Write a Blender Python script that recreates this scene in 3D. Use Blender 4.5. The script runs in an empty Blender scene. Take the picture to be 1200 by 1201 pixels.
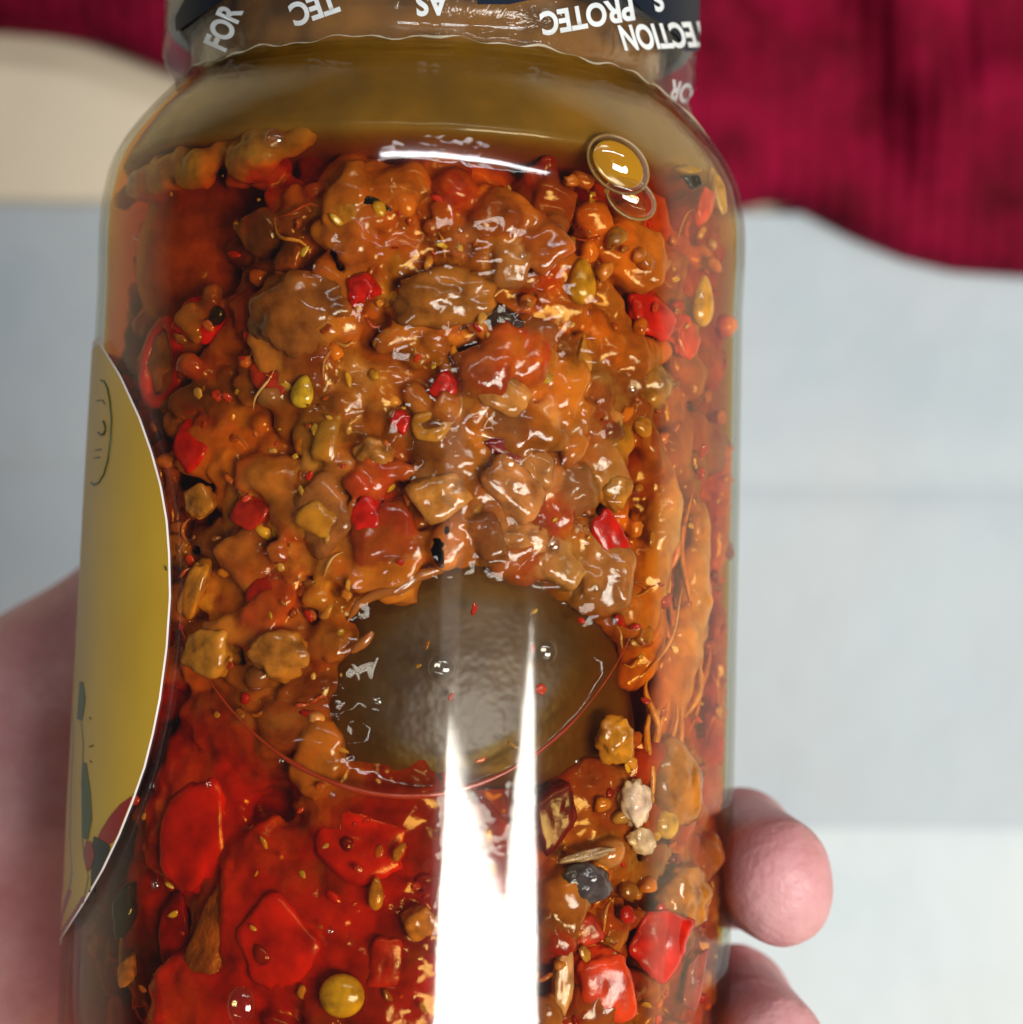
import bpy, bmesh, math, random
import numpy as np
from mathutils import Vector, Matrix, noise as mnoise

SC = bpy.context.scene
COL = SC.collection
random.seed(11)
RNG = np.random.default_rng(11)
MM = 0.001

# ------------------------------------------------------------------ camera
F_PX = 2700.0            # focal length in photo pixels (photo 1200 px wide)
ZC = 0.52                # camera height over the table
D_AXIS = 0.270           # camera to jar axis
cam_d = bpy.data.cameras.new("camera")
cam = bpy.data.objects.new("camera", cam_d)
COL.objects.link(cam)
cam.location = (0, 0, ZC)
cam_d.sensor_width = 36.0
cam_d.sensor_fit = 'HORIZONTAL'
cam_d.lens = 36.0 * F_PX / 1200.0
cam_d.clip_start = 0.005
cam_d.clip_end = 50.0
cam_d.dof.use_dof = True
cam_d.dof.focus_distance = 0.240
cam_d.dof.aperture_fstop = 21.0
SC.camera = cam

# ------------------------------------------------------------------ world, lamps, exposure
world = bpy.data.worlds.new("World")
SC.world = world
world.use_nodes = True
bg = world.node_tree.nodes["Background"]
bg.inputs[0].default_value = (0.80, 0.92, 1.0, 1)
bg.inputs[1].default_value = 0.055
SC.view_settings.view_transform = 'Standard'
SC.view_settings.look = 'None'
SC.view_settings.exposure = 0.0
SC.view_settings.gamma = 1.0
SC.cycles.use_denoising = True
SC.cycles.max_bounces = 10
SC.cycles.diffuse_bounces = 4
SC.cycles.glossy_bounces = 4
SC.cycles.transparent_max_bounces = 40
SC.cycles.sample_clamp_indirect = 6.0


def area_lamp(name, loc, xdir, normal, sx, sy, radiance, colour):
    """one rectangular lamp; radiance in W/m2/sr"""
    d = bpy.data.lights.new(name, 'AREA')
    d.shape = 'RECTANGLE'
    d.size, d.size_y = sx, sy
    d.energy = radiance * sx * sy * math.pi
    d.color = colour
    o = bpy.data.objects.new(name, d)
    COL.objects.link(o)
    z = -Vector(normal).normalized()
    x = Vector(xdir)
    x = (x - z * x.dot(z)).normalized()
    y = z.cross(x)
    m = Matrix((x, y, z)).transposed().to_4x4()
    m.translation = Vector(loc)
    o.matrix_world = m
    return o


# ------------------------------------------------------------------ jar frame and pixel helpers
ROLL, TILT = math.radians(2.0), math.radians(2.0)
AX = Vector((math.sin(ROLL), math.cos(ROLL) * math.cos(TILT), -math.sin(TILT))).normalized()
ZJ = (Vector((0, 0, 1)) - AX * AX.z).normalized()
XJ = AX.cross(ZJ).normalized()
JO = Vector(((486 - 600) / F_PX * D_AXIS, 0, ZC - D_AXIS))
JM = Matrix((XJ, AX, ZJ)).transposed().to_4x4()
JM.translation = JO
JI = JM.inverted()
EYE = Vector((0, 0, ZC))

# outer glass profile, (t along the axis, radius) in mm
PROF = [(-75, 38.9), (-45, 38.5), (0, 38.0), (24, 37.6), (30, 37.75), (34, 37.65), (38, 36.9), (40, 36.1), (42, 34.9),
        (44.5, 33.0), (46.5, 31.2), (48, 29.8), (49.2, 28.9), (50.5, 28.5), (72, 28.5)]
_pt = np.array([p[0] for p in PROF], float)
_pr = np.array([p[1] for p in PROF], float)


def r_out(t):
    return np.interp(t, _pt, _pr)


WALL = 1.0


def r_in(t):
    return r_out(t) - WALL


def pix_dir(u, v):
    return Vector(((u - 600.0) / F_PX, (600.5 - v) / F_PX, -1.0)).normalized()


def cast(u, v, rfun):
    """first hit of the ray through pixel (u, v) with the surface of revolution r = rfun(t); jar-local mm"""
    o = JI @ EYE * 1000.0
    d = (JI.to_3x3() @ pix_dir(u, v))
    lo = None
    s = 190.0
    step = 1.0
    prev = None
    best = None
    while s < 300.0:
        p = o + d * s
        g = math.hypot(p.x, p.z) - float(rfun(p.y))
        if best is None or g < best[0]:
            best = (g, s)
        if g <= 0:
            a, b = s - step, s
            for _ in range(24):
                m = 0.5 * (a + b)
                p = o + d * m
                if math.hypot(p.x, p.z) - float(rfun(p.y)) <= 0:
                    b = m
                else:
                    a = m
            return o + d * b, True
        s += step
    p = o + d * best[1]
    k = float(rfun(p.y)) / max(1e-6, math.hypot(p.x, p.z))
    return Vector((p.x * k, p.y, p.z * k)), False


def on_wall(u, v, depth=0.0):
    """jar-local point (mm) under pixel (u, v), depth mm inside the inner glass wall"""
    return cast(u, v, lambda t: r_in(t) - depth)[0]


def J(p):
    """jar-local mm to world metres"""
    return JM @ (Vector(p) * MM)


def table_pt(u, v, z=0.0):
    d = pix_dir(u, v)
    k = (z - ZC) / d.z
    return EYE + d * k


# mirror direction for lamp placement
def mirror(u, v, plane_z):
    p, _ = cast(u, v, r_out)
    n = Vector((p.x, 0, p.z)).normalized()
    w = J(p)
    nw = (JM.to_3x3() @ n).normalized()
    d = (w - EYE).normalized()
    r = d - 2 * d.dot(nw) * nw
    return w + r * ((plane_z - w.z) / r.z)


LAMP_Z = 1.9
W_COL = (1.0, 0.95, 0.87)
L_RAD = 23.5


def corner_lamp(name, c, e1, e2, l1, l2, rad):
    """a panel with one corner reflecting at pixel c, one edge towards pixel e1, the body on the side of pixel e2"""
    A, B, C_ = mirror(*c, LAMP_Z), mirror(*e1, LAMP_Z), mirror(*e2, LAMP_Z)
    x = (B - A).normalized()
    y = (C_ - A)
    y = (y - x * y.dot(x)).normalized()
    ctr = A + x * l1 / 2 + y * l2 / 2
    return area_lamp(name, ctr, x, (0, 0, -1), l1, l2, rad, W_COL)


corner_lamp("ceiling_panel", (529, 802), (575, 955), (527, 1200), 0.90, 0.50, L_RAD)
corner_lamp("ceiling_panel", (627, 690), (575, 1190), (650, 1200), 0.55, 0.66, L_RAD)
# an added dim lamp that makes the faint upright glare in the glass
corner_lamp("added_glare_lamp", (527, 410), (556, 412), (545, 640), 0.20, 0.42, 0.5)
# a narrower fitting further along the room, seen mirrored in the jar's shoulder
area_lamp("wall_batten", (0.55, 1.0, 1.85), (1, 0, 0), (-0.20, -0.55, -0.80), 2.0, 0.06, 26.0, (0.95, 0.97, 1.0))


# ------------------------------------------------------------------ object helpers
def s2l(r, g, b):
    f = lambda c: (c / 12.92 if c <= 0.04045 else ((c + 0.055) / 1.055) ** 2.4)
    return (f(r / 255), f(g / 255), f(b / 255))


def mesh_np(name, V, Fs, smooth=True):
    me = bpy.data.meshes.new(name)
    V = np.asarray(V, np.float32)
    Fs = np.asarray(Fs, np.int32)
    k = Fs.shape[1]
    me.vertices.add(len(V))
    me.vertices.foreach_set("co", V.ravel())
    me.loops.add(Fs.size)
    me.loops.foreach_set("vertex_index", Fs.ravel())
    me.polygons.add(len(Fs))
    me.polygons.foreach_set("loop_start", np.arange(0, Fs.size, k, dtype=np.int32))
    me.polygons.foreach_set("use_smooth", np.full(len(Fs), smooth, dtype=bool))
    me.update(calc_edges=True)
    me.validate()
    return me


def link(name, me, mat=None, parent=None, mw=None):
    o = bpy.data.objects.new(name, me)
    COL.objects.link(o)
    if mat is not None and me is not None and len(me.materials) == 0:
        me.materials.append(mat)
    if parent is not None:
        o.parent = parent
    if mw is not None:
        o.matrix_local = mw
    return o


def tag(o, label=None, cat=None, group=None, kind=None):
    if label: o['label'] = label
    if cat: o['category'] = cat
    if group: o['group'] = group
    if kind: o['kind'] = kind
    return o


def set_col(me, cols):
    a = me.attributes.new("tint", 'FLOAT_COLOR', 'POINT')
    c = np.ones((len(me.vertices), 4), np.float32)
    c[:, :3] = cols
    c[:, 1] *= np.where(c[:, 1] > 0.3 * c[:, 0], 0.86, 1.0)
    a.data.foreach_set("color", c.ravel())


def tube_mesh(name, pts, rad, n=8, closed=False):
    pts = [Vector(p) for p in pts]
    N = len(pts)
    rs = rad if hasattr(rad, '__len__') else [rad] * N
    V, Fs = [], []
    up = Vector((0.13, 0.21, 0.97)).normalized()
    for i in range(N):
        a = pts[(i - 1) % N] if (closed or i > 0) else pts[i]
        b = pts[(i + 1) % N] if (closed or i < N - 1) else pts[i]
        t = (b - a).normalized()
        s = t.cross(up)
        s = s.normalized() if s.length > 1e-6 else t.orthogonal().normalized()
        w = s.cross(t)
        for k in range(n):
            an = 2 * math.pi * k / n
            V.append(pts[i] + (s * math.cos(an) + w * math.sin(an)) * rs[i])
    for i in range(N if closed else N - 1):
        j = (i + 1) % N
        for k in range(n):
            k2 = (k + 1) % n
            Fs.append((i * n + k, i * n + k2, j * n + k2, j * n + k))
    return mesh_np(name, [tuple(v) for v in V], Fs)


# ------------------------------------------------------------------ materials
def new_mat(name):
    m = bpy.data.materials.new(name)
    m.use_nodes = True
    nt = m.node_tree
    p = nt.nodes["Principled BSDF"]
    return m, nt, p


def N(nt, kind, **kw):
    n = nt.nodes.new(kind)
    for k, v in kw.items():
        setattr(n, k, v)
    return n


def coords(nt, out='Object'):
    return N(nt, 'ShaderNodeTexCoord').outputs[out]


def noise_tex(nt, vec, scale, detail=4.0, rough=0.5, dist=0.0):
    n = N(nt, 'ShaderNodeTexNoise')
    n.inputs['Scale'].default_value = scale
    n.inputs['Detail'].default_value = detail
    n.inputs['Roughness'].default_value = rough
    n.inputs['Distortion'].default_value = dist
    nt.links.new(vec, n.inputs['Vector'])
    return n


def bump(nt, h, dist, strength=1.0):
    b = N(nt, 'ShaderNodeBump')
    b.inputs['Distance'].default_value = dist
    b.inputs['Strength'].default_value = strength
    nt.links.new(h, b.inputs['Height'])
    return b


def ramp(nt, fac, stops):
    r = N(nt, 'ShaderNodeValToRGB')
    cr = r.color_ramp
    while len(cr.elements) > 1:
        cr.elements.remove(cr.elements[-1])
    cr.elements[0].position = stops[0][0]
    cr.elements[0].color = (*stops[0][1], 1)
    for p, c in stops[1:]:
        e = cr.elements.new(p)
        e.color = (*c, 1)
    nt.links.new(fac, r.inputs['Fac'])
    return r.outputs['Color']


def mixc(nt, fac, a, b, mode='MIX'):
    m = N(nt, 'ShaderNodeMix', data_type='RGBA', blend_type=mode)
    for s, v in ((0, fac), (6, a), (7, b)):
        if hasattr(v, 'is_linked') or hasattr(v, 'links'):
            nt.links.new(v, m.inputs[s])
        elif s == 0:
            m.inputs[0].default_value = v
        else:
            m.inputs[s].default_value = (*v, 1)
    return m.outputs[2]


def schlick(nt, f0, normal=None, f90=0.28):
    lw = N(nt, 'ShaderNodeLayerWeight')
    lw.inputs['Blend'].default_value = 0.5
    if normal is not None:
        nt.links.new(normal, lw.inputs['Normal'])
    pw = N(nt, 'ShaderNodeMath', operation='POWER')
    nt.links.new(lw.outputs['Facing'], pw.inputs[0])
    pw.inputs[1].default_value = 5.0
    ma = N(nt, 'ShaderNodeMath', operation='MULTIPLY_ADD')
    nt.links.new(pw.outputs[0], ma.inputs[0])
    ma.inputs[1].default_value = f90 - f0
    ma.inputs[2].default_value = f0
    return ma.outputs[0]


def clear_coat_mat(name, tint, f0, rough, bump_scale=None, bump_dist=0.0, haze=0.0, haze_rough=0.2, absorb=None, density=0.0, f90=0.28):
    """a clear dielectric seen through: transparent body, mirror-like skin, optional absorbing volume"""
    m = bpy.data.materials.new(name)
    m.use_nodes = True
    nt = m.node_tree
    nt.nodes.clear()
    out = N(nt, 'ShaderNodeOutputMaterial')
    tr = N(nt, 'ShaderNodeBsdfTransparent')
    tr.inputs['Color'].default_value = (*tint, 1)
    gl = N(nt, 'ShaderNodeBsdfGlossy')
    gl.inputs['Roughness'].default_value = rough
    nrm = None
    if bump_scale:
        nz = noise_tex(nt, coords(nt), bump_scale, 3.0)
        b = bump(nt, nz.outputs['Fac'], bump_dist)
        nrm = b.outputs['Normal']
        nt.links.new(nrm, gl.inputs['Normal'])
    mx = N(nt, 'ShaderNodeMixShader')
    nt.links.new(schlick(nt, f0, None, f90), mx.inputs[0])
    nt.links.new(tr.outputs[0], mx.inputs[1])
    nt.links.new(gl.outputs[0], mx.inputs[2])
    last = mx.outputs[0]
    if haze > 0:
        g2 = N(nt, 'ShaderNodeBsdfGlossy')
        g2.inputs['Roughness'].default_value = haze_rough
        sm = noise_tex(nt, coords(nt), 90.0, 5.0, 0.6)
        rp = ramp(nt, sm.outputs['Fac'], [(0.35, (haze * 0.4,) * 3), (0.7, (haze * 1.4,) * 3)])
        m2 = N(nt, 'ShaderNodeMixShader')
        nt.links.new(rp, m2.inputs[0])
        nt.links.new(last, m2.inputs[1])
        nt.links.new(g2.outputs[0], m2.inputs[2])
        last = m2.outputs[0]
    nt.links.new(last, out.inputs['Surface'])
    if absorb:
        va = N(nt, 'ShaderNodeVolumeAbsorption')
        va.inputs['Color'].default_value = (*absorb, 1)
        va.inputs['Density'].default_value = density
        nt.links.new(va.outputs[0], out.inputs['Volume'])
    return m


M_GLASS = clear_coat_mat("jar_glass", (0.985, 0.99, 0.975), 0.048, 0.065, 60.0, 0.00005, haze=0.0010, haze_rough=0.16, absorb=(0.62, 0.55, 0.38), density=85.0)
M_OIL = clear_coat_mat("chilli_oil", (1, 1, 1), 0.022, 0.02, 160.0, 0.0002, f90=0.06, absorb=(0.96, 0.75, 0.05), density=350.0)
M_BUBBLE = clear_coat_mat("bubble_skin", (0.97, 0.96, 0.92), 0.12, 0.02)


def film_mat():
    m = bpy.data.materials.new("seal_film")
    m.use_nodes = True
    nt = m.node_tree
    nt.nodes.clear()
    out = N(nt, 'ShaderNodeOutputMaterial')
    tr = N(nt, 'ShaderNodeBsdfTransparent')
    tr.inputs['Color'].default_value = (0.96, 0.96, 0.95, 1)
    gl = N(nt, 'ShaderNodeBsdfGlossy')
    gl.inputs['Roughness'].default_value = 0.12
    nz = noise_tex(nt, coords(nt), 220.0, 4.0, 0.6, 0.6)
    b = bump(nt, nz.outputs['Fac'], 0.0006)
    nt.links.new(b.outputs[0], gl.inputs['Normal'])
    df = N(nt, 'ShaderNodeBsdfDiffuse')
    df.inputs['Color'].default_value = (0.75, 0.78, 0.78, 1)
    m1 = N(nt, 'ShaderNodeMixShader')
    m1.inputs[0].default_value = 0.010
    nt.links.new(tr.outputs[0], m1.inputs[1])
    nt.links.new(df.outputs[0], m1.inputs[2])
    m2 = N(nt, 'ShaderNodeMixShader')
    nt.links.new(schlick(nt, 0.02), m2.inputs[0])
    nt.links.new(m1.outputs[0], m2.inputs[1])
    nt.links.new(gl.outputs[0], m2.inputs[2])
    nt.links.new(m2.outputs[0], out.inputs['Surface'])
    return m


M_FILM = film_mat()


def pickle_mat(name, rough=0.22, mottle=0.5, bscale=700.0, bdist=0.00035, sss=0.25, coat=0.6):
    m, nt, p = new_mat(name)
    at = N(nt, 'ShaderNodeAttribute', attribute_name="tint")
    c = coords(nt)
    n1 = noise_tex(nt, c, bscale * 0.45, 4.0, 0.6)
    dk = ramp(nt, n1.outputs['Fac'], [(0.3, (1 - mottle, 1 - mottle * 1.15, 1 - mottle * 1.3)), (0.55, (1, 1, 1)), (0.75, (1.25, 1.2, 1.0))])
    col = mixc(nt, 1.0, at.outputs['Color'], dk, 'MULTIPLY')
    nt.links.new(col, p.inputs['Base Color'])
    p.inputs['Roughness'].default_value = rough
    p.inputs['IOR'].default_value = 1.45
    p.inputs['Coat Weight'].default_value = coat
    p.inputs['Coat Roughness'].default_value = 0.06
    p.inputs['Subsurface Weight'].default_value = sss
    p.inputs['Subsurface Radius'].default_value = (1.0, 0.35, 0.1)
    p.inputs['Subsurface Scale'].default_value = 0.0018
    n2 = noise_tex(nt, c, bscale, 3.0, 0.6)
    b = bump(nt, n2.outputs['Fac'], bdist)
    nt.links.new(b.outputs[0], p.inputs['Normal'])
    return m


M_MASH = pickle_mat("wet_mash", rough=0.10, mottle=0.6, bdist=0.00007, coat=0.15)
M_SKIN_PIECE = pickle_mat("wet_pepper", rough=0.22, mottle=0.5, bscale=420.0, bdist=0.00012, coat=0.15, sss=0.35)
M_FIBRE = pickle_mat("wet_fibre", rough=0.3, mottle=0.45, bscale=1100.0, bdist=0.0003, coat=0.3)
M_SLAB = pickle_mat("dark_slab_surface", rough=0.38, mottle=0.55, bscale=170.0, bdist=0.0004, sss=0.0, coat=0.0)
M_SMOOTH = pickle_mat("wet_smooth", rough=0.12, mottle=0.12, bscale=200.0, bdist=0.00005, sss=0.0, coat=1.0)


def plain(name, col, rough=0.5, **kw):
    m, nt, p = new_mat(name)
    c = coords(nt)
    nz = noise_tex(nt, c, kw.get('scale', 300.0), 4.0)
    v = kw.get('var', 0.12)
    cc = ramp(nt, nz.outputs['Fac'], [(0.3, tuple(x * (1 - v) for x in col)), (0.7, tuple(min(1, x * (1 + v)) for x in col))])
    nt.links.new(cc, p.inputs['Base Color'])
    p.inputs['Roughness'].default_value = rough
    if 'metal' in kw: p.inputs['Metallic'].default_value = kw['metal']
    if 'coat' in kw: p.inputs['Coat Weight'].default_value = kw['coat']
    if 'bd' in kw:
        b = bump(nt, nz.outputs['Fac'], kw['bd'])
        nt.links.new(b.outputs[0], p.inputs['Normal'])
    return m


M_INK = plain("white_ink", (0.66, 0.71, 0.74), 0.4)
M_INK_PALE = plain("pale_ink", (0.55, 0.55, 0.60), 0.4)
M_CAP = plain("navy_cap", (0.006, 0.013, 0.028), 0.35)

# ------------------------------------------------------------------ setting: floor / table
def grid_surface(name, fn, nu, nv):
    V, Fs = [], []
    for i in range(nu + 1):
        for j in range(nv + 1):
            V.append(tuple(fn(i / nu, j / nv)))
    for i in range(nu):
        for j in range(nv):
            a = i * (nv + 1) + j
            Fs.append((a, a + nv + 1, a + nv + 2, a + 1))
    return mesh_np(name, V, Fs)


M_FLOOR = plain("cream_floor", (0.84, 0.74, 0.56), 0.55, scale=25.0, var=0.06)
me = grid_surface("floor", lambda a, b: ((a - .5) * 8, (b - .5) * 8, 0.0), 8, 8)
tag(link("floor", me, M_FLOOR), kind='structure')


def paper_mat(name, col):
    m, nt, p = new_mat(name)
    c = coords(nt)
    n1 = noise_tex(nt, c, 22.0, 4.0, 0.55)
    cc = ramp(nt, n1.outputs['Fac'], [(0.3, tuple(x * y for x, y in zip(col, (0.90, 0.95, 0.96)))), (0.5, col), (0.7, tuple(x * y for x, y in zip(col, (1.04, 1.0, 0.98))))])
    nt.links.new(cc, p.inputs['Base Color'])
    p.inputs['Roughness'].default_value = 0.6
    n2 = noise_tex(nt, c, 35.0, 3.0)
    b = bump(nt, n2.outputs['Fac'], 0.0015)
    nt.links.new(b.outputs[0], p.inputs['Normal'])
    return m


M_PAPER = paper_mat("white_paper", (0.49, 0.56, 0.605))


def solidify(o, th, off=-1.0):
    s = o.modifiers.new("thickness", 'SOLIDIFY')
    s.thickness = th
    s.offset = off
    return o


def paper_sheet(name, v_top, v_crease, lift, z0, v_bot=1700, mat=None):
    yt, yb = table_pt(600, v_top).y, table_pt(600, v_bot).y
    yc = table_pt(600, v_crease).y if v_crease else None
    L = 0.7
    def fn(a, b):
        x = (a - 0.5) * L
        y = yt + (yb - yt) * (b ** 1.6)
        slope = -0.012 * x
        z = z0 + 0.0030 * (mnoise.noise(Vector((x * 11 + y * 7, y * 13 - x * 5, 3.1))) + 1) * (0.25 + 0.75 * min(1, abs(y - yt) / 0.03))
        if yc is not None:
            z += 0.0030 * (1 - math.exp(-abs(y - yc) / 0.005)) + 0.004 * math.exp(-abs(y - yc) / 0.03)
        q = (yt - y)
        if lift:
            z += lift * math.exp(-(q / 0.016) ** 2)
        return (x, y + slope, z)
    o = link(name, grid_surface(name, fn, 60, 320), mat or M_PAPER)
    return solidify(o, 0.0004)


tag(paper_sheet("paper_sheet", 252, 566, 0.0, 0.003), "large white paper sheet with a soft straight crease lying under the hand", "paper")
M_PAPER2 = paper_mat("bright_paper", (0.64, 0.72, 0.75))
tag(paper_sheet("paper_sheet", 958, None, 0.0028, 0.0075, mat=M_PAPER2), "white paper sheet with a bright raised edge lying over the creased one", "paper")

# maroon cloth
def cloth_mat():
    m, nt, p = new_mat("maroon_cloth")
    c = coords(nt)
    n1 = noise_tex(nt, c, 42.0, 6.0, 0.65)
    cc = ramp(nt, n1.outputs['Fac'], [(0.36, (0.08, 0.001, 0.007)), (0.7, (0.30, 0.003, 0.036))])
    nt.links.new(cc, p.inputs['Base Color'])
    p.inputs['Roughness'].default_value = 0.8
    p.inputs['Sheen Weight'].default_value = 0.12
    p.inputs['Specular IOR Level'].default_value = 0.1
    p.inputs['Sheen Tint'].default_value = (1.0, 0.05, 0.33, 1)
    p.inputs['Sheen Roughness'].default_value = 0.35
    w = N(nt, 'ShaderNodeTexWave')
    w.inputs['Scale'].default_value = 70.0
    w.inputs['Distortion'].default_value = 2.0
    nt.links.new(c, w.inputs['Vector'])
    b = bump(nt, w.outputs['Fac'], 0.0005)
    nt.links.new(b.outputs[0], p.inputs['Normal'])
    return m


HEM_U = [-260, 0, 60, 110, 150, 200, 300, 420, 560, 700, 800, 868, 905, 940, 1000, 1060, 1120, 1200, 1420]
HEM_V = [30, 36, 41, 50, 64, 84, 120, 175, 225, 250, 250, 244, 236, 246, 278, 303, 318, 324, 330]


def cloth_fn(a, b):
    u = -240 + a * 1640
    v = float(np.interp(u, HEM_U, HEM_V))
    base = table_pt(u, v, 0.012)
    q = b ** 1.5 * 0.26
    ang = min(1.0, b / 0.09)
    if b < 0.09:                      # rolled hem
        th = math.pi * (1 - ang)
        y = base.y + 0.007 - 0.007 * math.cos(math.pi - th) * 1.0
        y = base.y + 0.007 * (1 - math.sin(math.pi * 0.5 * (0.2 + 0.8 * ang) + math.pi * 0.0)) * 0.0 + 0.007 * (1 - math.cos(math.pi * 0.5 * ang)) 
        z = 0.0085 + 0.009 * math.sin(math.pi * 0.5 * ang)
        return (base.x, y, z)
    q = (b - 0.09) / 0.91 * 0.26
    y = base.y + 0.007 + q
    k = min(1.0, q / 0.03)
    f = mnoise.noise(Vector((base.x * 26 + y * 9, y * 13 - base.x * 6, 0.7))) + 0.5 * mnoise.noise(Vector((base.x * 60, y * 40, 4.2)))
    z = 0.0175 + k * (0.024 * f + 0.006)
    return (base.x, y, z)


o = link("maroon_cloth", grid_surface("maroon_cloth", cloth_fn, 150, 110), cloth_mat())
solidify(o, 0.002)
tag(o, "crumpled maroon velvet cloth with a rolled hem lying behind the jar", "cloth")

# ------------------------------------------------------------------ surface nets (hand)
def surface_nets(vals, org, h):
    s = vals < 0
    nx, ny, nz = vals.shape
    c = [s[dx:nx - 1 + dx, dy:ny - 1 + dy, dz:nz - 1 + dz] for dx in (0, 1) for dy in (0, 1) for dz in (0, 1)]
    cnt = sum(x.astype(np.int8) for x in c)
    act = (cnt > 0) & (cnt < 8)
    idx = -np.ones(act.shape, np.int64)
    ii = np.argwhere(act)
    idx[tuple(ii.T)] = np.arange(len(ii))
    acc = np.zeros((len(ii), 3)); num = np.zeros(len(ii))
    offs = [(dx, dy, dz) for dx in (0, 1) for dy in (0, 1) for dz in (0, 1)]
    for a in range(8):
        for b in range(a + 1, 8):
            d = np.abs(np.array(offs[a]) - np.array(offs[b]))
            if d.sum() != 1: continue
            va = vals[tuple((ii + offs[a]).T)]; vb = vals[tuple((ii + offs[b]).T)]
            m = (va < 0) != (vb < 0)
            t = np.where(m, va / np.where(m, va - vb, 1), 0)
            p = np.array(offs[a]) + t[:, None] * (np.array(offs[b]) - np.array(offs[a]))
            acc[m] += p[m]; num[m] += 1
    V = (ii + acc / num[:, None]) * h + org
    Fs = []
    for ax in range(3):
        e = np.zeros(3, int); e[ax] = 1
        u, w = [(1, 2), (2, 0), (0, 1)][ax]
        sl0 = [slice(0, n) for n in vals.shape]; sl1 = list(sl0)
        sl0[ax] = slice(0, vals.shape[ax] - 1); sl1[ax] = slice(1, vals.shape[ax])
        A, B = s[tuple(sl0)], s[tuple(sl1)]
        cr = np.argwhere(A != B)
        ok = np.all(cr > 0, axis=1) & np.all(cr < np.array(act.shape), axis=1)
        cr = cr[ok]
        du = np.zeros(3, int); du[u] = 1
        dw = np.zeros(3, int); dw[w] = 1
        q = np.stack([idx[tuple((cr - du - dw).T)], idx[tuple((cr - dw).T)], idx[tuple(cr.T)], idx[tuple((cr - du).T)]], 1)
        inside = A[tuple(cr.T)]
        q[~inside] = q[~inside][:, ::-1]
        Fs.append(q)
    return V, np.concatenate(Fs)


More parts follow.
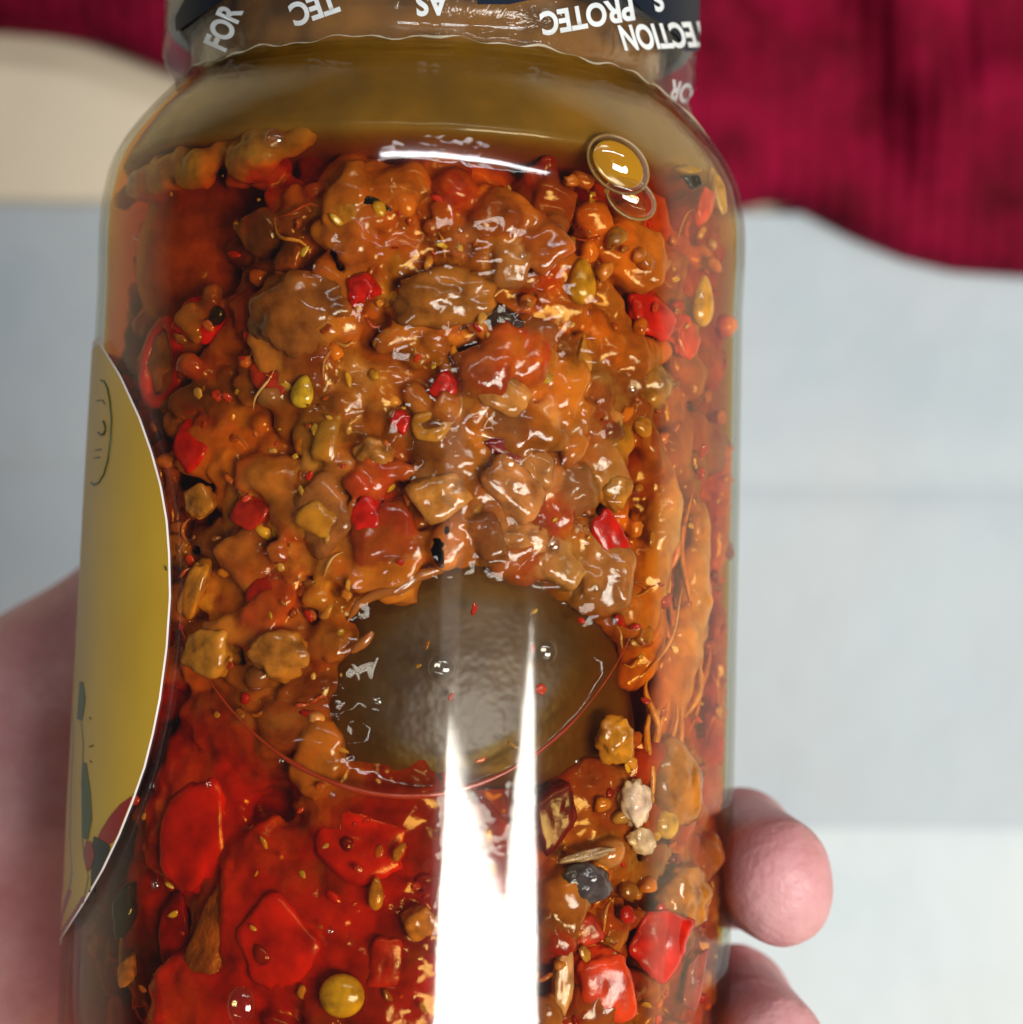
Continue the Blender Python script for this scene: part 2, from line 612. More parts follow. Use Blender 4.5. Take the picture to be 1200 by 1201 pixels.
def build_hand():
    h = 1.1
    org = np.array([-135.0, -122.0, -78.0])
    n = (np.array([56.0, 18.0, 30.0]) - org) / h
    n = n.astype(int)
    g = np.stack(np.meshgrid(*[org[i] + h * np.arange(n[i]) for i in range(3)], indexing='ij'), -1).astype(np.float32)
    val = np.full(g.shape[:3], 1e3, np.float32)

    def smin(a, b, k):
        hh = np.clip(0.5 + 0.5 * (b - a) / k, 0, 1)
        return b + (a - b) * hh - k * hh * (1 - hh)

    def cone(a, b, ra, rb, ys=1.0):
        a = np.array(a, np.float32); b = np.array(b, np.float32)
        yc = a[1]
        p = g
        if ys != 1.0:
            p = g.copy()
            p[..., 1] = yc + (p[..., 1] - yc) * ys
            b = b.copy(); b[1] = yc + (b[1] - yc) * ys
        ab = b - a
        t = np.clip(((p - a) @ ab) / (ab @ ab), 0, 1)
        d = np.linalg.norm(p - a - t[..., None] * ab, axis=-1)
        return d - (ra + (rb - ra) * t)

    def add(*args, k=5.0, ys=1.0):
        nonlocal val
        val = smin(val, cone(*args, ys=ys), k)

    # forearm, palm, thumb (jar-axis mm, z = 0 at the axis height)
    add((-118, -104, -38), (-62, -72, -44), 25, 24, k=10)
    add((-62, -70, -44), (-16, -62, -58), 22, 14, k=10)
    add((-62, -95, -44), (-16, -92, -58), 18, 14, k=10)
    add((-77, -62, -48), (-63, -29, -47), 22, 15, k=9)
    add((-63, -29, -47), (-47, -11, -46), 15, 10.5, k=6)
    add((-47, -11, -46), (-36, 0, -46), 10.2, 8.2, k=3)
    add((-36, 0, -41), (-26, 6, -46), 8.2, 6.6, k=2)
    # four fingers wrapping under the jar and coming up beside it
    for yt, yb, rt, end in ((-42.0, -55.0, 6.05, 9), (-62.0, -70.0, 6.2, 10), (-81.5, -84.0, 6.3, 8), (-100.0, -98.0, 5.4, 2)):
        xc = -11.4 + math.tan(ROLL) * yt
        zc = 0.0 - math.tan(TILT) * yt * 1.0
        prev = None
        ks = [(-118, 1.00), (-80, 1.12), (-52, 0.98), (-22, 1.05), (end, 0.98)]
        for i, (ph, f) in enumerate(ks):
            s = i / (len(ks) - 1)
            rr = (8.6 + (rt - 8.6) * s)
            R = 38.5 + rr - 0.6
            y = yb + (yt - yb) * min(1.0, s * 1.25)
            p = (xc + R * math.cos(math.radians(ph)), y, zc + R * math.sin(math.radians(ph)))
            if prev is not None:
                add(prev[0], p, prev[1], rr, k=2.2, ys=0.82)
            prev = (p, rr)
        # soft end pad, and a shallow dent between pad and nail side
        tip = prev[0]
        add((tip[0] + 1.2, yt - 2.5, tip[2] - 1.0), (tip[0] + 1.8, yt - 3.5, tip[2] - 6.0), rt * 0.72, rt * 0.74, k=1.6)
        dent = np.linalg.norm(g - np.array([tip[0] + rt + 2.9, yt + 1.9, tip[2] + 1.0]), axis=-1) - 2.6
        hh = np.clip(0.5 - 0.5 * (val + dent) / 1.2, 0, 1)
        val = val * (1 - hh) + (-dent) * hh + 1.2 * hh * (1 - hh)
    # skin folds of the palm
    for a, b in (((-74, -52, 0), (-52, -56, -8)), ((-76, -66, 0), (-54, -62, -8))):
        d = cone(a, b, 1.6, 1.6)
        hh = np.clip(0.5 - 0.5 * (val + d) / 2.0, 0, 1)
        val = val * (1 - hh) + (-d) * hh + 2.0 * hh * (1 - hh)
    # keep clear of the jar
    V, Fs = surface_nets(val, org, h)
    lab_ = np.arange(len(V))
    while True:                                   # keep the one connected body
        m = lab_[Fs].min(axis=1)
        new = lab_.copy()
        for k in range(4):
            np.minimum.at(new, Fs[:, k], m)
        new = new[new]
        if np.array_equal(new, lab_):
            break
        lab_ = new
    ids, cnt = np.unique(lab_, return_counts=True)
    ok = lab_ == ids[np.argmax(cnt)]
    rem = np.cumsum(ok) - 1
    Fs = rem[Fs[ok[Fs].all(axis=1)]]
    V = V[ok] * MM + np.array([0, 0, JO.z])
    me = mesh_np("hand", V, Fs)
    m, nt, p = new_mat("skin")
    c = coords(nt)
    n1 = noise_tex(nt, c, 75.0, 6.0, 0.65)
    cc = ramp(nt, n1.outputs['Fac'], [(0.36, (0.56, 0.24, 0.25)), (0.55, (0.66, 0.33, 0.35)), (0.75, (0.74, 0.44, 0.44))])
    nt.links.new(cc, p.inputs['Base Color'])
    p.inputs['Roughness'].default_value = 0.48
    p.inputs['Subsurface Weight'].default_value = 0.35
    p.inputs['Subsurface Radius'].default_value = (1.0, 0.3, 0.2)
    p.inputs['Subsurface Scale'].default_value = 0.004
    n2 = noise_tex(nt, c, 900.0, 3.0, 0.6)
    vo = N(nt, 'ShaderNodeTexVoronoi')
    vo.inputs['Scale'].default_value = 1700.0
    nt.links.new(c, vo.inputs['Vector'])
    b0 = bump(nt, vo.outputs['Distance'], 0.00003)
    n3 = noise_tex(nt, c, 210.0, 3.0, 0.6)
    b = bump(nt, n3.outputs['Fac'], 0.0006)
    nt.links.new(b0.outputs[0], b.inputs['Normal'])
    nt.links.new(b.outputs[0], p.inputs['Normal'])
    o = link("hand", me, m)
    sm = o.modifiers.new("smooth", 'SMOOTH')
    sm.factor = 0.5
    sm.iterations = 4
    return tag(o, "bare hand cradling the jar from behind, two pink fingertips curled round its side", "hand")


build_hand()

# ------------------------------------------------------------------ the jar
jar = bpy.data.objects.new("pickle_jar", None)
COL.objects.link(jar)
jar.matrix_world = JM
tag(jar, "clear glass jar of chopped chilli pickle in red oil held in the hand", "jar")


def revolve(name, prof, seg=160, mod=None):
    V, Fs = [], []
    n = len(prof)
    for i, (t, r) in enumerate(prof):
        for k in range(seg):
            a = 2 * math.pi * k / seg
            rr, tt = (r, t) if mod is None else mod(a, t, r)
            V.append((rr * math.sin(a) * MM, tt * MM, rr * math.cos(a) * MM))
    for i in range(n - 1):
        for k in range(seg):
            k2 = (k + 1) % seg
            Fs.append((i * seg + k, i * seg + k2, (i + 1) * seg + k2, (i + 1) * seg + k))
    return mesh_np(name, V, Fs)


def smooth_prof(fn, t0, t1, n):
    ts = np.linspace(t0, t1, n)
    rs = np.array([np.mean(fn(t + np.linspace(-1.0, 1.0, 9))) for t in ts])
    return list(zip(ts, rs))


outer = smooth_prof(r_out, -74, 70, 160)
inner = smooth_prof(lambda t: r_out(t) - 0.7, -72, 70, 160)
shell = outer + inner[::-1]
shell = shell + [shell[0]]
link("glass", revolve("glass", [(-74.0, 0.01)] + outer + inner[::-1] + [(-72.0, 0.01)], 200), M_GLASS, jar)

# cap, mostly above the picture, its lower rim showing at both sides
link("cap", revolve("cap", [(55.4, 29.6), (54.8, 30.2), (55.2, 30.75), (56.4, 30.85), (66, 30.8), (75, 30.8), (76, 29.8), (76.2, 0.01)], 120), M_CAP, jar)


# shrink film round the neck
def film_edge(a):
    d = math.degrees(a)
    d = d - 360 if d > 180 else d
    e = 48.7 + 0.35 * math.sin(3.1 * a + 1) + 0.22 * math.sin(17 * a) + 0.15 * math.sin(41 * a + 2)
    if 40 < d < 100:
        e -= 4.6 * math.exp(-((d - 76) / 9.0) ** 2)
    return e


def film_fn(i, nv):
    pass


def make_film():
    seg, nv = 260, 26
    V, Fs = [], []
    for j in range(nv + 1):
        f = j / nv
        for k in range(seg):
            a = 2 * math.pi * k / seg
            e = film_edge(a)
            t = e + (66 - e) * f
            s = min(1.0, max(0.0, (t - 48.4) / 3.6))
            s = s * s * (3 - 2 * s)
            r = 29.5 + 1.75 * s
            d = math.degrees(a)
            if 60 < d < 92 and t < 52:
                r += 0.5 * (52 - t) ** 0.8 * math.exp(-((d - 76) / 9.0) ** 2)
            r += 0.12 * mnoise.noise(Vector((math.sin(a) * 7, math.cos(a) * 7, t * 0.25))) + 0.10 * mnoise.noise(Vector((a * 14, t * 0.6, 3)))
            V.append((r * math.sin(a) * MM, t * MM, r * math.cos(a) * MM))
    for j in range(nv):
        for k in range(seg):
            k2 = (k + 1) % seg
            Fs.append((j * seg + k, j * seg + k2, (j + 1) * seg + k2, (j + 1) * seg + k))
    return mesh_np("seal_film", V, Fs)


film = solidify(link("seal_film", make_film(), M_FILM, jar), 0.00008, 0)


def r_film(t):
    s = np.clip((np.asarray(t, float) - 48.4) / 3.6, 0, 1)
    s = s * s * (3 - 2 * s)
    return 29.5 + 1.75 * s + 0.22


def lettering(text, org, ex, cap, xs, mat=M_INK, shear=0.0):
    cu = bpy.data.curves.new("lettering", 'FONT')
    cu.body = text
    cu.resolution_u = 6
    cu.offset = 0.034
    cu.fill_mode = 'FRONT'
    tmp = bpy.data.objects.new("lettering_src", cu)
    COL.objects.link(tmp)
    dg = bpy.context.evaluated_depsgraph_get()
    me = bpy.data.meshes.new_from_object(tmp.evaluated_get(dg))
    bpy.data.objects.remove(tmp)
    bpy.data.curves.remove(cu)
    bm = bmesh.new()
    bm.from_mesh(me)
    bpy.data.meshes.remove(me)
    bmesh.ops.triangulate(bm, faces=bm.faces[:])
    bmesh.ops.subdivide_edges(bm, edges=[e for e in bm.edges if e.calc_length() > 0.2], cuts=2, use_grid_fill=False)
    bmesh.ops.triangulate(bm, faces=bm.faces[:])
    ex = Vector(ex).normalized()
    up = Vector((ex.y, -ex.x))
    em = cap / 0.70
    for v in bm.verts:
        x, y = v.co.x * xs + v.co.y * shear, v.co.y
        u = org[0] + (ex.x * x + up.x * y) * em
        w = org[1] + (ex.y * x + up.y * y) * em
        p, hit = cast(u, w, lambda t: r_film(t) + 0.12)
        v.co = p * MM
    me = bpy.data.meshes.new("lettering")
    bm.to_mesh(me)
    bm.free()
    o = link("lettering", me, mat, film)
    return o


lettering("PROTEC", (742, -3), (-0.985, 0.17), 26, 0.80)
lettering("TECTION", (826, 26), (-1.0, 0.05), 28, 0.60, shear=-0.25)
lettering("FOR", (263, 62), (0.40, -0.915), 27, 0.72)
lettering("TEC", (391, -12), (-0.945, 0.33), 26, 0.85)
lettering("AS", (524, -10), (-1.0, 0.04), 27, 0.85)
lettering("FOR", (823, 103), (-0.95, -0.25), 22, 0.58, M_INK_PALE)
lettering("S", (775, -14), (-0.97, 0.2), 26, 0.7)

# ---- label
LAB = [(396, 116), (405, 119), (440, 141), (490, 164), (530, 178), (570, 189), (610, 196), (650, 199), (700, 200), (760, 196), (820, 188),
       (860, 180), (900, 170), (940, 156), (980, 140), (1020, 121), (1060, 98), (1100, 72), (1108, 66)]
_lv = [a for a, b in LAB]
_lu = [b for a, b in LAB]


def th_t(p):
    return math.atan2(p.x, p.z), p.y


def label_patch(name, rows, left_fn, right_fn, off, nu, th):
    """rows: list of v; left_fn/right_fn give u (or None for far behind)"""
    V, Fs = [], []
    n = len(rows)
    for v in rows:
        pr, _ = cast(right_fn(v), v, lambda t: r_out(t) + off)
        tr_, t0 = th_t(pr)
        lf = left_fn(v)
        if lf is None:
            tl = math.radians(-150)
        else:
            pl, _ = cast(lf, v, lambda t: r_out(t) + off)
            tl, _ = th_t(pl)
        for i in range(nu + 1):
            a = tl + (tr_ - tl) * i / nu
            r = float(r_out(t0)) + off
            V.append((r * math.sin(a) * MM, t0 * MM, r * math.cos(a) * MM))
    for j in range(n - 1):
        for i in range(nu):
            a = j * (nu + 1) + i
            Fs.append((a, a + nu + 1, a + nu + 2, a + 1))
    return mesh_np(name, V, Fs)


def label_mat():
    m, nt, p = new_mat("label_print")
    c = coords(nt)
    n1 = noise_tex(nt, c, 55.0, 3.0)
    cc = ramp(nt, n1.outputs['Fac'], [(0.35, (0.70, 0.42, 0.028)), (0.65, (0.80, 0.50, 0.045))])
    nt.links.new(cc, p.inputs['Base Color'])
    p.inputs['Roughness'].default_value = 0.38
    return m


M_WHITE_P = plain("paper_white", (0.75, 0.70, 0.72), 0.5)
vv = list(np.linspace(396, 1108, 90))
lu = lambda v: float(np.interp(v, _lv, _lu))
lab = link("label", label_patch("label", vv, lambda v: None, lu, 0.12, 40, 0), M_WHITE_P, jar)
solidify(lab, 0.00016, 0)
link("label_print", label_patch("label_print", list(np.linspace(404, 1104, 90)), lambda v: None, lambda v: lu(v) - 1.8, 0.24, 40, 0), label_mat(), lab)


def print_part(name, col, rows, lf, rf, off=0.29, nu=10):
    return link(name, label_patch(name, rows, lf, rf, off, nu, 0), plain(name + "_ink", col, 0.4), lab)


def span(pts):
    a = [p[0] for p in pts]; b = [p[1] for p in pts]
    return lambda v: float(np.interp(v, a, b))


print_part("red_panel", (0.38, 0.012, 0.02), list(np.linspace(931, 992, 14)), span([(931, 158), (945, 141), (960, 129), (980, 117), (992, 113)]), lambda v: min(lu(v) - 2.8, span([(985, 136), (992, 127)])(v) if v > 985 else 999))
print_part("navy_panel", (0.008, 0.018, 0.022), list(np.linspace(982, 1046, 14)), span([(982, 110), (1000, 108), (1046, 106)]), lambda v: min(lu(v) - 2.8, span([(982, 113), (988, 124), (996, 134)])(v) if v < 996 else 999), 0.31)
print_part("green_leaf", (0.03, 0.085, 0.012), list(np.linspace(895, 985, 16)), span([(895, 97), (940, 96), (985, 96)]), span([(895, 101), (930, 106), (960, 108), (985, 103)]))
print_part("green_leaf", (0.05, 0.10, 0.02), list(np.linspace(800, 845, 8)), span([(800, 93), (845, 90)]), span([(800, 97), (820, 100), (845, 96)]))
print_part("pale_picture", (0.30, 0.22, 0.18), list(np.linspace(830, 1060, 24)), lambda v: None, span([(830, 93), (870, 98), (920, 96), (990, 97), (1030, 104), (1060, 98)]), 0.27)
print_part("red_chilli", (0.36, 0.02, 0.02), list(np.linspace(988, 1022, 8)), span([(988, 101), (1005, 97), (1022, 101)]), span([(988, 108), (1005, 111), (1022, 104)]), 0.33)
print_part("pink_panel", (0.40, 0.06, 0.09), list(np.linspace(1052, 1102, 12)), lambda v: None, lambda v: min(lu(v) - 2.6, span([(1052, 104), (1066, 200)])(v)), 0.3)

M_GREEN = plain("green_ink", (0.03, 0.05, 0.012), 0.4)


def ink_line(name, pts, rad):
    w = []
    for u, v in pts:
        p, _ = cast(u, v, lambda t: r_out(t) + 0.27)
        w.append(p * MM)
    return link(name, tube_mesh(name, w, rad * MM, 6), M_GREEN, lab)


ink_line("oval_outline", [(118, 446), (122, 447), (126, 455), (129, 470), (131, 492), (130, 515), (127, 538), (122, 556), (116, 566), (110, 569), (107, 566)], 0.10)
ink_line("emblem_stroke", [(121, 494), (123, 498), (124, 504), (122, 509), (118, 510), (115, 507)], 0.13)
ink_line("emblem_stroke", [(112, 528), (119, 527)], 0.07)
ink_line("emblem_stroke", [(111, 537), (117, 536)], 0.07)
ink_line("emblem_stroke", [(113, 470), (120, 469), (123, 474)], 0.06)
for uv in ((105, 842), (108, 874), (105, 875), (106, 893)):
    ink_line("emblem_stroke", [uv, (uv[0] + 1.5, uv[1] + 1)], 0.08)
ink_line("emblem_stroke", [(194, 664), (195.5, 669)], 0.10)

# ------------------------------------------------------------------ pocket shape (jar px space -> depth)
def smooth01(x):
    x = min(1.0, max(0.0, x))
    return x * x * (3 - 2 * x)


def pocket_e(u, v):
    """1 in the middle of the air pocket, 0 at its rim, negative outside"""
    du = (u - 478) / 300.0
    dv = (v - 560) / 372.0
    return 1.0 - math.hypot(du, dv)


def project(p):
    w = J(p)
    k = ZC - w.z
    return 600.0 + w.x / k * F_PX, 600.5 - w.y / k * F_PX


def recess(u, v):
    e = pocket_e(u, v)
    d = 1.15 * smooth01(e / (0.14 if v > 640 else 0.14 + 0.4 * min(1, (640 - v) / 160)))
    g = 1 - math.hypot((u - 560) / 190.0, (v - 800) / 135.0)
    d += 3.0 * smooth01(g / 0.5) * smooth01(e / 0.10)
    d += 1.0 * smooth01(e / 0.2) * (mnoise.noise(Vector((u / 26, v / 26, 5.0))) + 0.5 * mnoise.noise(Vector((u / 12, v / 12, 9.0)))) * (1 - smooth01(g / 0.3))
    return max(0.0, d)


def make_oil():
    nt_, na = 230, 300
    ts = np.linspace(-71.5, 49.0, nt_)
    V, Fs = [], []
    for t in ts:
        for k in range(na):
            a = 2 * math.pi * k / na
            r = float(r_in(t))
            z = r * math.cos(a)
            if z > 8:
                p = Vector((r * math.sin(a), t, z))
                u, v = project(p)
                r -= recess(u, v)
            V.append((r * math.sin(a) * MM, t * MM, r * math.cos(a) * MM))
    for j in range(nt_ - 1):
        for k in range(na):
            k2 = (k + 1) % na
            Fs.append((j * na + k, j * na + k2, (j + 1) * na + k2, (j + 1) * na + k))
    b0, t0 = len(V), len(V) + 1
    V += [(0, ts[0] * MM, 0), (0, ts[-1] * MM, 0)]
    me = bpy.data.meshes.new("chilli_oil")
    tri = [(b0, (k + 1) % na, k) for k in range(na)] + [(t0, (nt_ - 1) * na + k, (nt_ - 1) * na + (k + 1) % na) for k in range(na)]
    me.from_pydata(V, [], Fs + tri)
    me.polygons.foreach_set("use_smooth", np.ones(len(me.polygons), bool))
    me.update()
    return me


oil = link("chilli_oil", make_oil(), M_OIL, None, JM)
tag(oil, kind='stuff', label="deep orange red chilli oil filling the glass jar", cat="oil")

# core paste
def make_core():
    nt_, na = 220, 260
    ts = np.linspace(-71, 66, nt_)
    V, Fs, C = [], [], []
    for t in ts:
        for k in range(na):
            a = 2 * math.pi * k / na
            r = float(r_in(t))
            p = Vector((r * math.sin(a), t, r * math.cos(a)))
            u, v = project(p) if p.z > 0 else (480, 600)
            nz = mnoise.noise(p * 0.16) + 0.5 * mnoise.noise(p * 0.35)
            dep = 8.5 + 2.5 * nz
            col = (0.34, 0.075, 0.008)
            if t > 34.5:                     # thick yellow paste under the shoulder and in the neck
                f = smooth01((t - 34.5) / 4.0)
                dep = dep * (1 - f) + f * (0.5 + 0.25 * nz)
                col = tuple(x * (1 - f) + y * f for x, y in zip(col, (0.22, 0.130, 0.014)))
            if t > 49.5:
                dep = 0.5 + 0.6 * nz
                col = (0.30, 0.15, 0.026)
            r -= max(0.25, dep)
            q = 1 + 0.25 * nz
            C.append(tuple(x * q for x in col))
            V.append((r * math.sin(a) * MM, t * MM, r * math.cos(a) * MM))
    for j in range(nt_ - 1):
        for k in range(na):
            k2 = (k + 1) % na
            Fs.append((j * na + k, j * na + k2, (j + 1) * na + k2, (j + 1) * na + k))
    me = mesh_np("pickle_paste", V, Fs)
    set_col(me, np.clip(np.array(C), 0, 1))
    return me


M_PASTE = pickle_mat("smooth_paste", rough=0.25, mottle=0.22, bscale=240.0, bdist=0.00008, sss=0.0, coat=0.1)
core = link("pickle_paste", make_core(), M_PASTE, None, JM)
tag(core, kind='stuff', label="thick brown and ochre pickle paste in the middle of the jar", cat="pickle paste")

# ------------------------------------------------------------------ piece prototypes
def ico(sub):
    bm = bmesh.new()
    bmesh.ops.create_icosphere(bm, subdivisions=sub, radius=1.0)
    V = np.array([v.co[:] for v in bm.verts])
    Fs = np.array([[v.index for v in f.verts] for f in bm.faces])
    bm.free()
    return V, Fs


ICO2, ICO3, ICO4 = ico(2), ico(3), ico(4)


def proto_lump(base, amp=0.28, fr=1.6, seed=0):
    V, Fs = base
    out = []
    for p in V:
        q = Vector(p) * fr + Vector((seed * 7.3, seed * 3.1, seed * 1.7))
        r = 1 + amp * mnoise.noise(q) + amp * 0.5 * mnoise.noise(q * 2.3) + amp * 0.22 * mnoise.noise(q * 5)
        out.append(p * r)
    return np.array(out), Fs


def proto_dice(base, seed=0, flat=True, soft=9.0):
    """a knife-cut piece: soft intersection of slanted planes"""
    rs = np.random.default_rng(1000 + seed)
    nrm = []
    hs = []
    a0 = rs.uniform(0, 6.28)
    nside = rs.integers(4, 6)
    for i in range(nside):
        a = a0 + 6.283 * i / nside + rs.uniform(-0.3, 0.3)
        nrm.append((math.cos(a), math.sin(a), rs.uniform(-0.35, 0.35))); hs.append(rs.uniform(0.72, 1.0))
    for s in (1, -1):
        nrm.append((rs.uniform(-0.25, 0.25), rs.uniform(-0.25, 0.25), s)); hs.append(rs.uniform(0.75, 1.0))
    nrm = np.array(nrm); nrm /= np.linalg.norm(nrm, axis=1)[:, None]
    V, Fs = base
    d = np.clip(V @ nrm.T, 1e-3, None) / np.array(hs)
    r = 1.0 / (np.sum(d ** soft, axis=1) ** (1.0 / soft))
    out = []
    for p, rr in zip(V, r):
        q = Vector(p) * 2.2 + Vector((seed * 5.1, 0, 0))
        out.append(p * rr * (1 + 0.13 * mnoise.noise(q) + 0.06 * mnoise.noise(q * 2.7) + 0.03 * mnoise.noise(q * 6)))
    return np.array(out), Fs


LUMPS2 = [proto_lump(ICO2, 0.34, 1.5, s) for s in range(10)]
LUMPS3 = [proto_lump(ICO3, 0.36, 1.5, s + 20) for s in range(10)]
DICE3 = [proto_dice(ICO3, s) for s in range(12)]
DICE4 = [proto_dice(ICO4, s + 40, soft=5.5) for s in range(14)]
LUMPS4 = [proto_lump(ICO4, 0.30, 1.5, s + 50) for s in range(6)]


def frame_at(u, v, depth, rot=0.0):
    """local frame on the wall: x along the picture's horizontal, y up the jar, z out of the glass; rot in degrees clockwise in the picture"""
    p = on_wall(u, v, depth)
    n = Vector((p.x, 0, p.z)).normalized()
    n = (n + Vector((0, 0, 0.55))).normalized()
    y = Vector((0, 1, 0))
    x = y.cross(n).normalized()
    n = x.cross(y)
    c, s = math.cos(math.radians(-rot)), math.sin(math.radians(-rot))
    x2 = x * c + y * s
    y2 = -x * s + y * c
    return p, x2, y2, n


def px_mm(p):
    return (D_AXIS * 1000 - p.z) / F_PX


# ---- the uncountable mash
PAL = {
    'amber': (0.66, 0.190, 0.010), 'brown': (0.44, 0.092, 0.006), 'tan': (0.68, 0.34, 0.07), 'yellow': (0.72, 0.40, 0.02),
    'red': (0.50, 0.014, 0.004), 'dred': (0.24, 0.010, 0.004), 'dark': (0.035, 0.018, 0.010), 'orange': (0.64, 0.155, 0.006), 'ochre': (0.56, 0.25, 0.018),
}
ZONES = {
    'pocket': (['amber', 'brown', 'tan', 'yellow', 'red', 'dark', 'ochre'], [0.32, 0.27, 0.12, 0.05, 0.10, 0.05, 0.09]),
    'left': (['dred', 'red', 'brown', 'orange'], [0.25, 0.35, 0.2, 0.2]),
    'low_left': (['red', 'dred', 'brown', 'orange', 'dark'], [0.58, 0.26, 0.05, 0.08, 0.03]),
    'right': (['orange', 'ochre', 'amber', 'tan', 'red', 'brown'], [0.40, 0.14, 0.18, 0.05, 0.12, 0.11]),
    'low_right': (['ochre', 'amber', 'tan', 'red', 'orange', 'dred', 'brown'], [0.17, 0.18, 0.12, 0.16, 0.14, 0.13, 0.1]),
}


def zone(u, v):
    if pocket_e(u, v) > 0.02:
        return 'pocket'
    if v < 800 and u < 330:
        return 'left'
    if u > 640 and v < 880:
        return 'right'
    if u > 640:
        return 'low_right'
    return 'low_left'


def in_pocket_slab(u, v):
    """inside the dark slab that stands for the dark foot of the pocket"""
    return math.hypot((u - 562) / (182.0 + 18 * mnoise.noise(Vector((u / 30, v / 30, 7)))), (v - 826) / 180.0) < 1.0 and v > 655


class Heap:
    def __init__(self):
        self.V, self.F, self.C, self.n = [], [], [], 0

    def add(self, proto, p, x, y, z, sx, sy, sz, col):
        V, Fs = proto
        M = np.array([[*(x * sx)], [*(y * sy)], [*(z * sz)]])
        W = (V @ M + np.array(p[:])) * MM
        self.V.append(W); self.F.append(Fs + self.n); self.n += len(W)
        self.C.append(np.tile(np.array(col), (len(W), 1)))

    def build(self, name, mat):
        me = mesh_np(name, np.concatenate(self.V), np.concatenate(self.F))
        set_col(me, np.concatenate(self.C))
        return link(name, me, mat, None, JM)


def scatter(heap, step, size, depth, protos, keep):
    v = 150.0
    while v < 1235:
        u = 120.0
        while u < 880:
            uu = u + random.uniform(-0.5, 0.5) * step
            ww = v + random.uniform(-0.5, 0.5) * step
            u += step
            if in_pocket_slab(uu, ww) and depth[0] < 9:
                continue
            zn = zone(uu, ww)
            k = keep.get(zn, 1.0)
            if random.random() > k:
                continue
            if 150 < uu < 300 and 215 < ww < 345 and depth[0] < 7:
                continue
            dp = random.uniform(*depth)
            if zn == 'pocket':
                e = pocket_e(uu, ww)
                dp += 1.6
                dp = max(dp, 0.6)
            elif zn in ('low_left', 'left'):
                dp += 1.5
            lim = 205 if 250 < uu < 720 else 255
            if ww < lim:
                continue
            p, x, y, z = frame_at(uu, ww, dp, random.uniform(0, 360))
            names, w = ZONES[zn]
            col = PAL[random.choices(names, w)[0]]
            j = random.uniform(0.75, 1.3)
            col = tuple(min(1, c * j * random.uniform(0.93, 1.07)) for c in col)
            s = random.uniform(*size) * 0.5
            mm = px_mm(p)
            heap.add(random.choice(protos), p, x, y, z, s * mm * random.uniform(0.8, 1.35), s * mm * random.uniform(0.7, 1.1), s * mm * random.uniform(0.6, 0.95), col)
        v += step



# ---- the paste itself: one wet, lumpy body grown from many softly merged morsels
class Mash:
    def __init__(self, h=0.42):
        self.h = h
        self.org = np.array([-37.5, -67.0, 1.0])
        self.n = ((np.array([37.5, 47.0, 37.5]) - self.org) / h).astype(int)
        ax = [self.org[i] + h * np.arange(self.n[i]) for i in range(3)]
        self.ax = ax
        self.noise = sum(a * self.lattice(p) for p, a in ((3.4, 0.50), (1.7, 0.30), (0.9, 0.20)))
        X, Y, Z = np.meshgrid(*ax, indexing='ij')
        rr = np.hypot(X, Z)
        ri = np.interp(Y, _pt, _pr) - WALL
        self.f = (rr - (ri - 9.0) + 1.6 * self.noise).astype(np.float32)
        self.c = np.empty((*self.n, 3), np.float32)
        self.c[:] = (0.30, 0.050, 0.006)

    def lattice(self, period):
        k = [int(self.n[i] * self.h / period) + 3 for i in range(3)]
        L = RNG.uniform(-1, 1, k).astype(np.float32)
        for i in range(3):
            x = np.arange(self.n[i]) * self.h / period
            i0 = np.floor(x).astype(int)
            w = (x - i0).astype(np.float32)
            w = w * w * (3 - 2 * w)
            sh = [1, 1, 1]; sh[i] = -1
            L = np.take(L, i0, axis=i) * (1 - w.reshape(sh)) + np.take(L, i0 + 1, axis=i) * w.reshape(sh)
        return L

    def add(self, p, x, y, z, s, col, pw=2.0, k=0.5, rough=0.8):
        m = max(s) * 1.25 + 1.2
        c = np.array(p[:])
        lo = np.maximum(((c - m - self.org) / self.h).astype(int), 0)
        hi = np.minimum(((c + m - self.org) / self.h).astype(int) + 1, self.n)
        if np.any(hi <= lo):
            return
        sl = tuple(slice(lo[i], hi[i]) for i in range(3))
        gx, gy, gz = np.meshgrid(*[self.ax[i][sl[i]] - c[i] for i in range(3)], indexing='ij')
        q = [np.abs((gx * a[0] + gy * a[1] + gz * a[2]) / b) for a, b in zip((x, y, z), s)]
        d = ((q[0] ** pw + q[1] ** pw + q[2] ** pw) ** (1 / pw) - 1) * min(s)
        d = (d + rough * self.noise[sl] * min(1.0, min(s) / 1.6)).astype(np.float32)
        a = self.f[sl]
        hh = np.clip(0.5 + 0.5 * (d - a) / k, 0, 1)
        self.f[sl] = d + (a - d) * hh - k * hh * (1 - hh)
        hc = np.clip(0.5 + 0.5 * (d - a) / 0.14, 0, 1)[..., None]
        self.c[sl] = np.array(col, np.float32) * (1 - hc) + self.c[sl] * hc

    def build(self, name, mat):
        V, Fs = surface_nets(self.f, self.org, self.h)
        g = np.clip(np.round((V - self.org) / self.h).astype(int), 0, self.n - 1)
        C = self.c[tuple(g.T)]
        me = mesh_np(name, V * MM, Fs)
        set_col(me, C)
        o = link(name, me, mat, None, JM)
        return o


body = Mash()


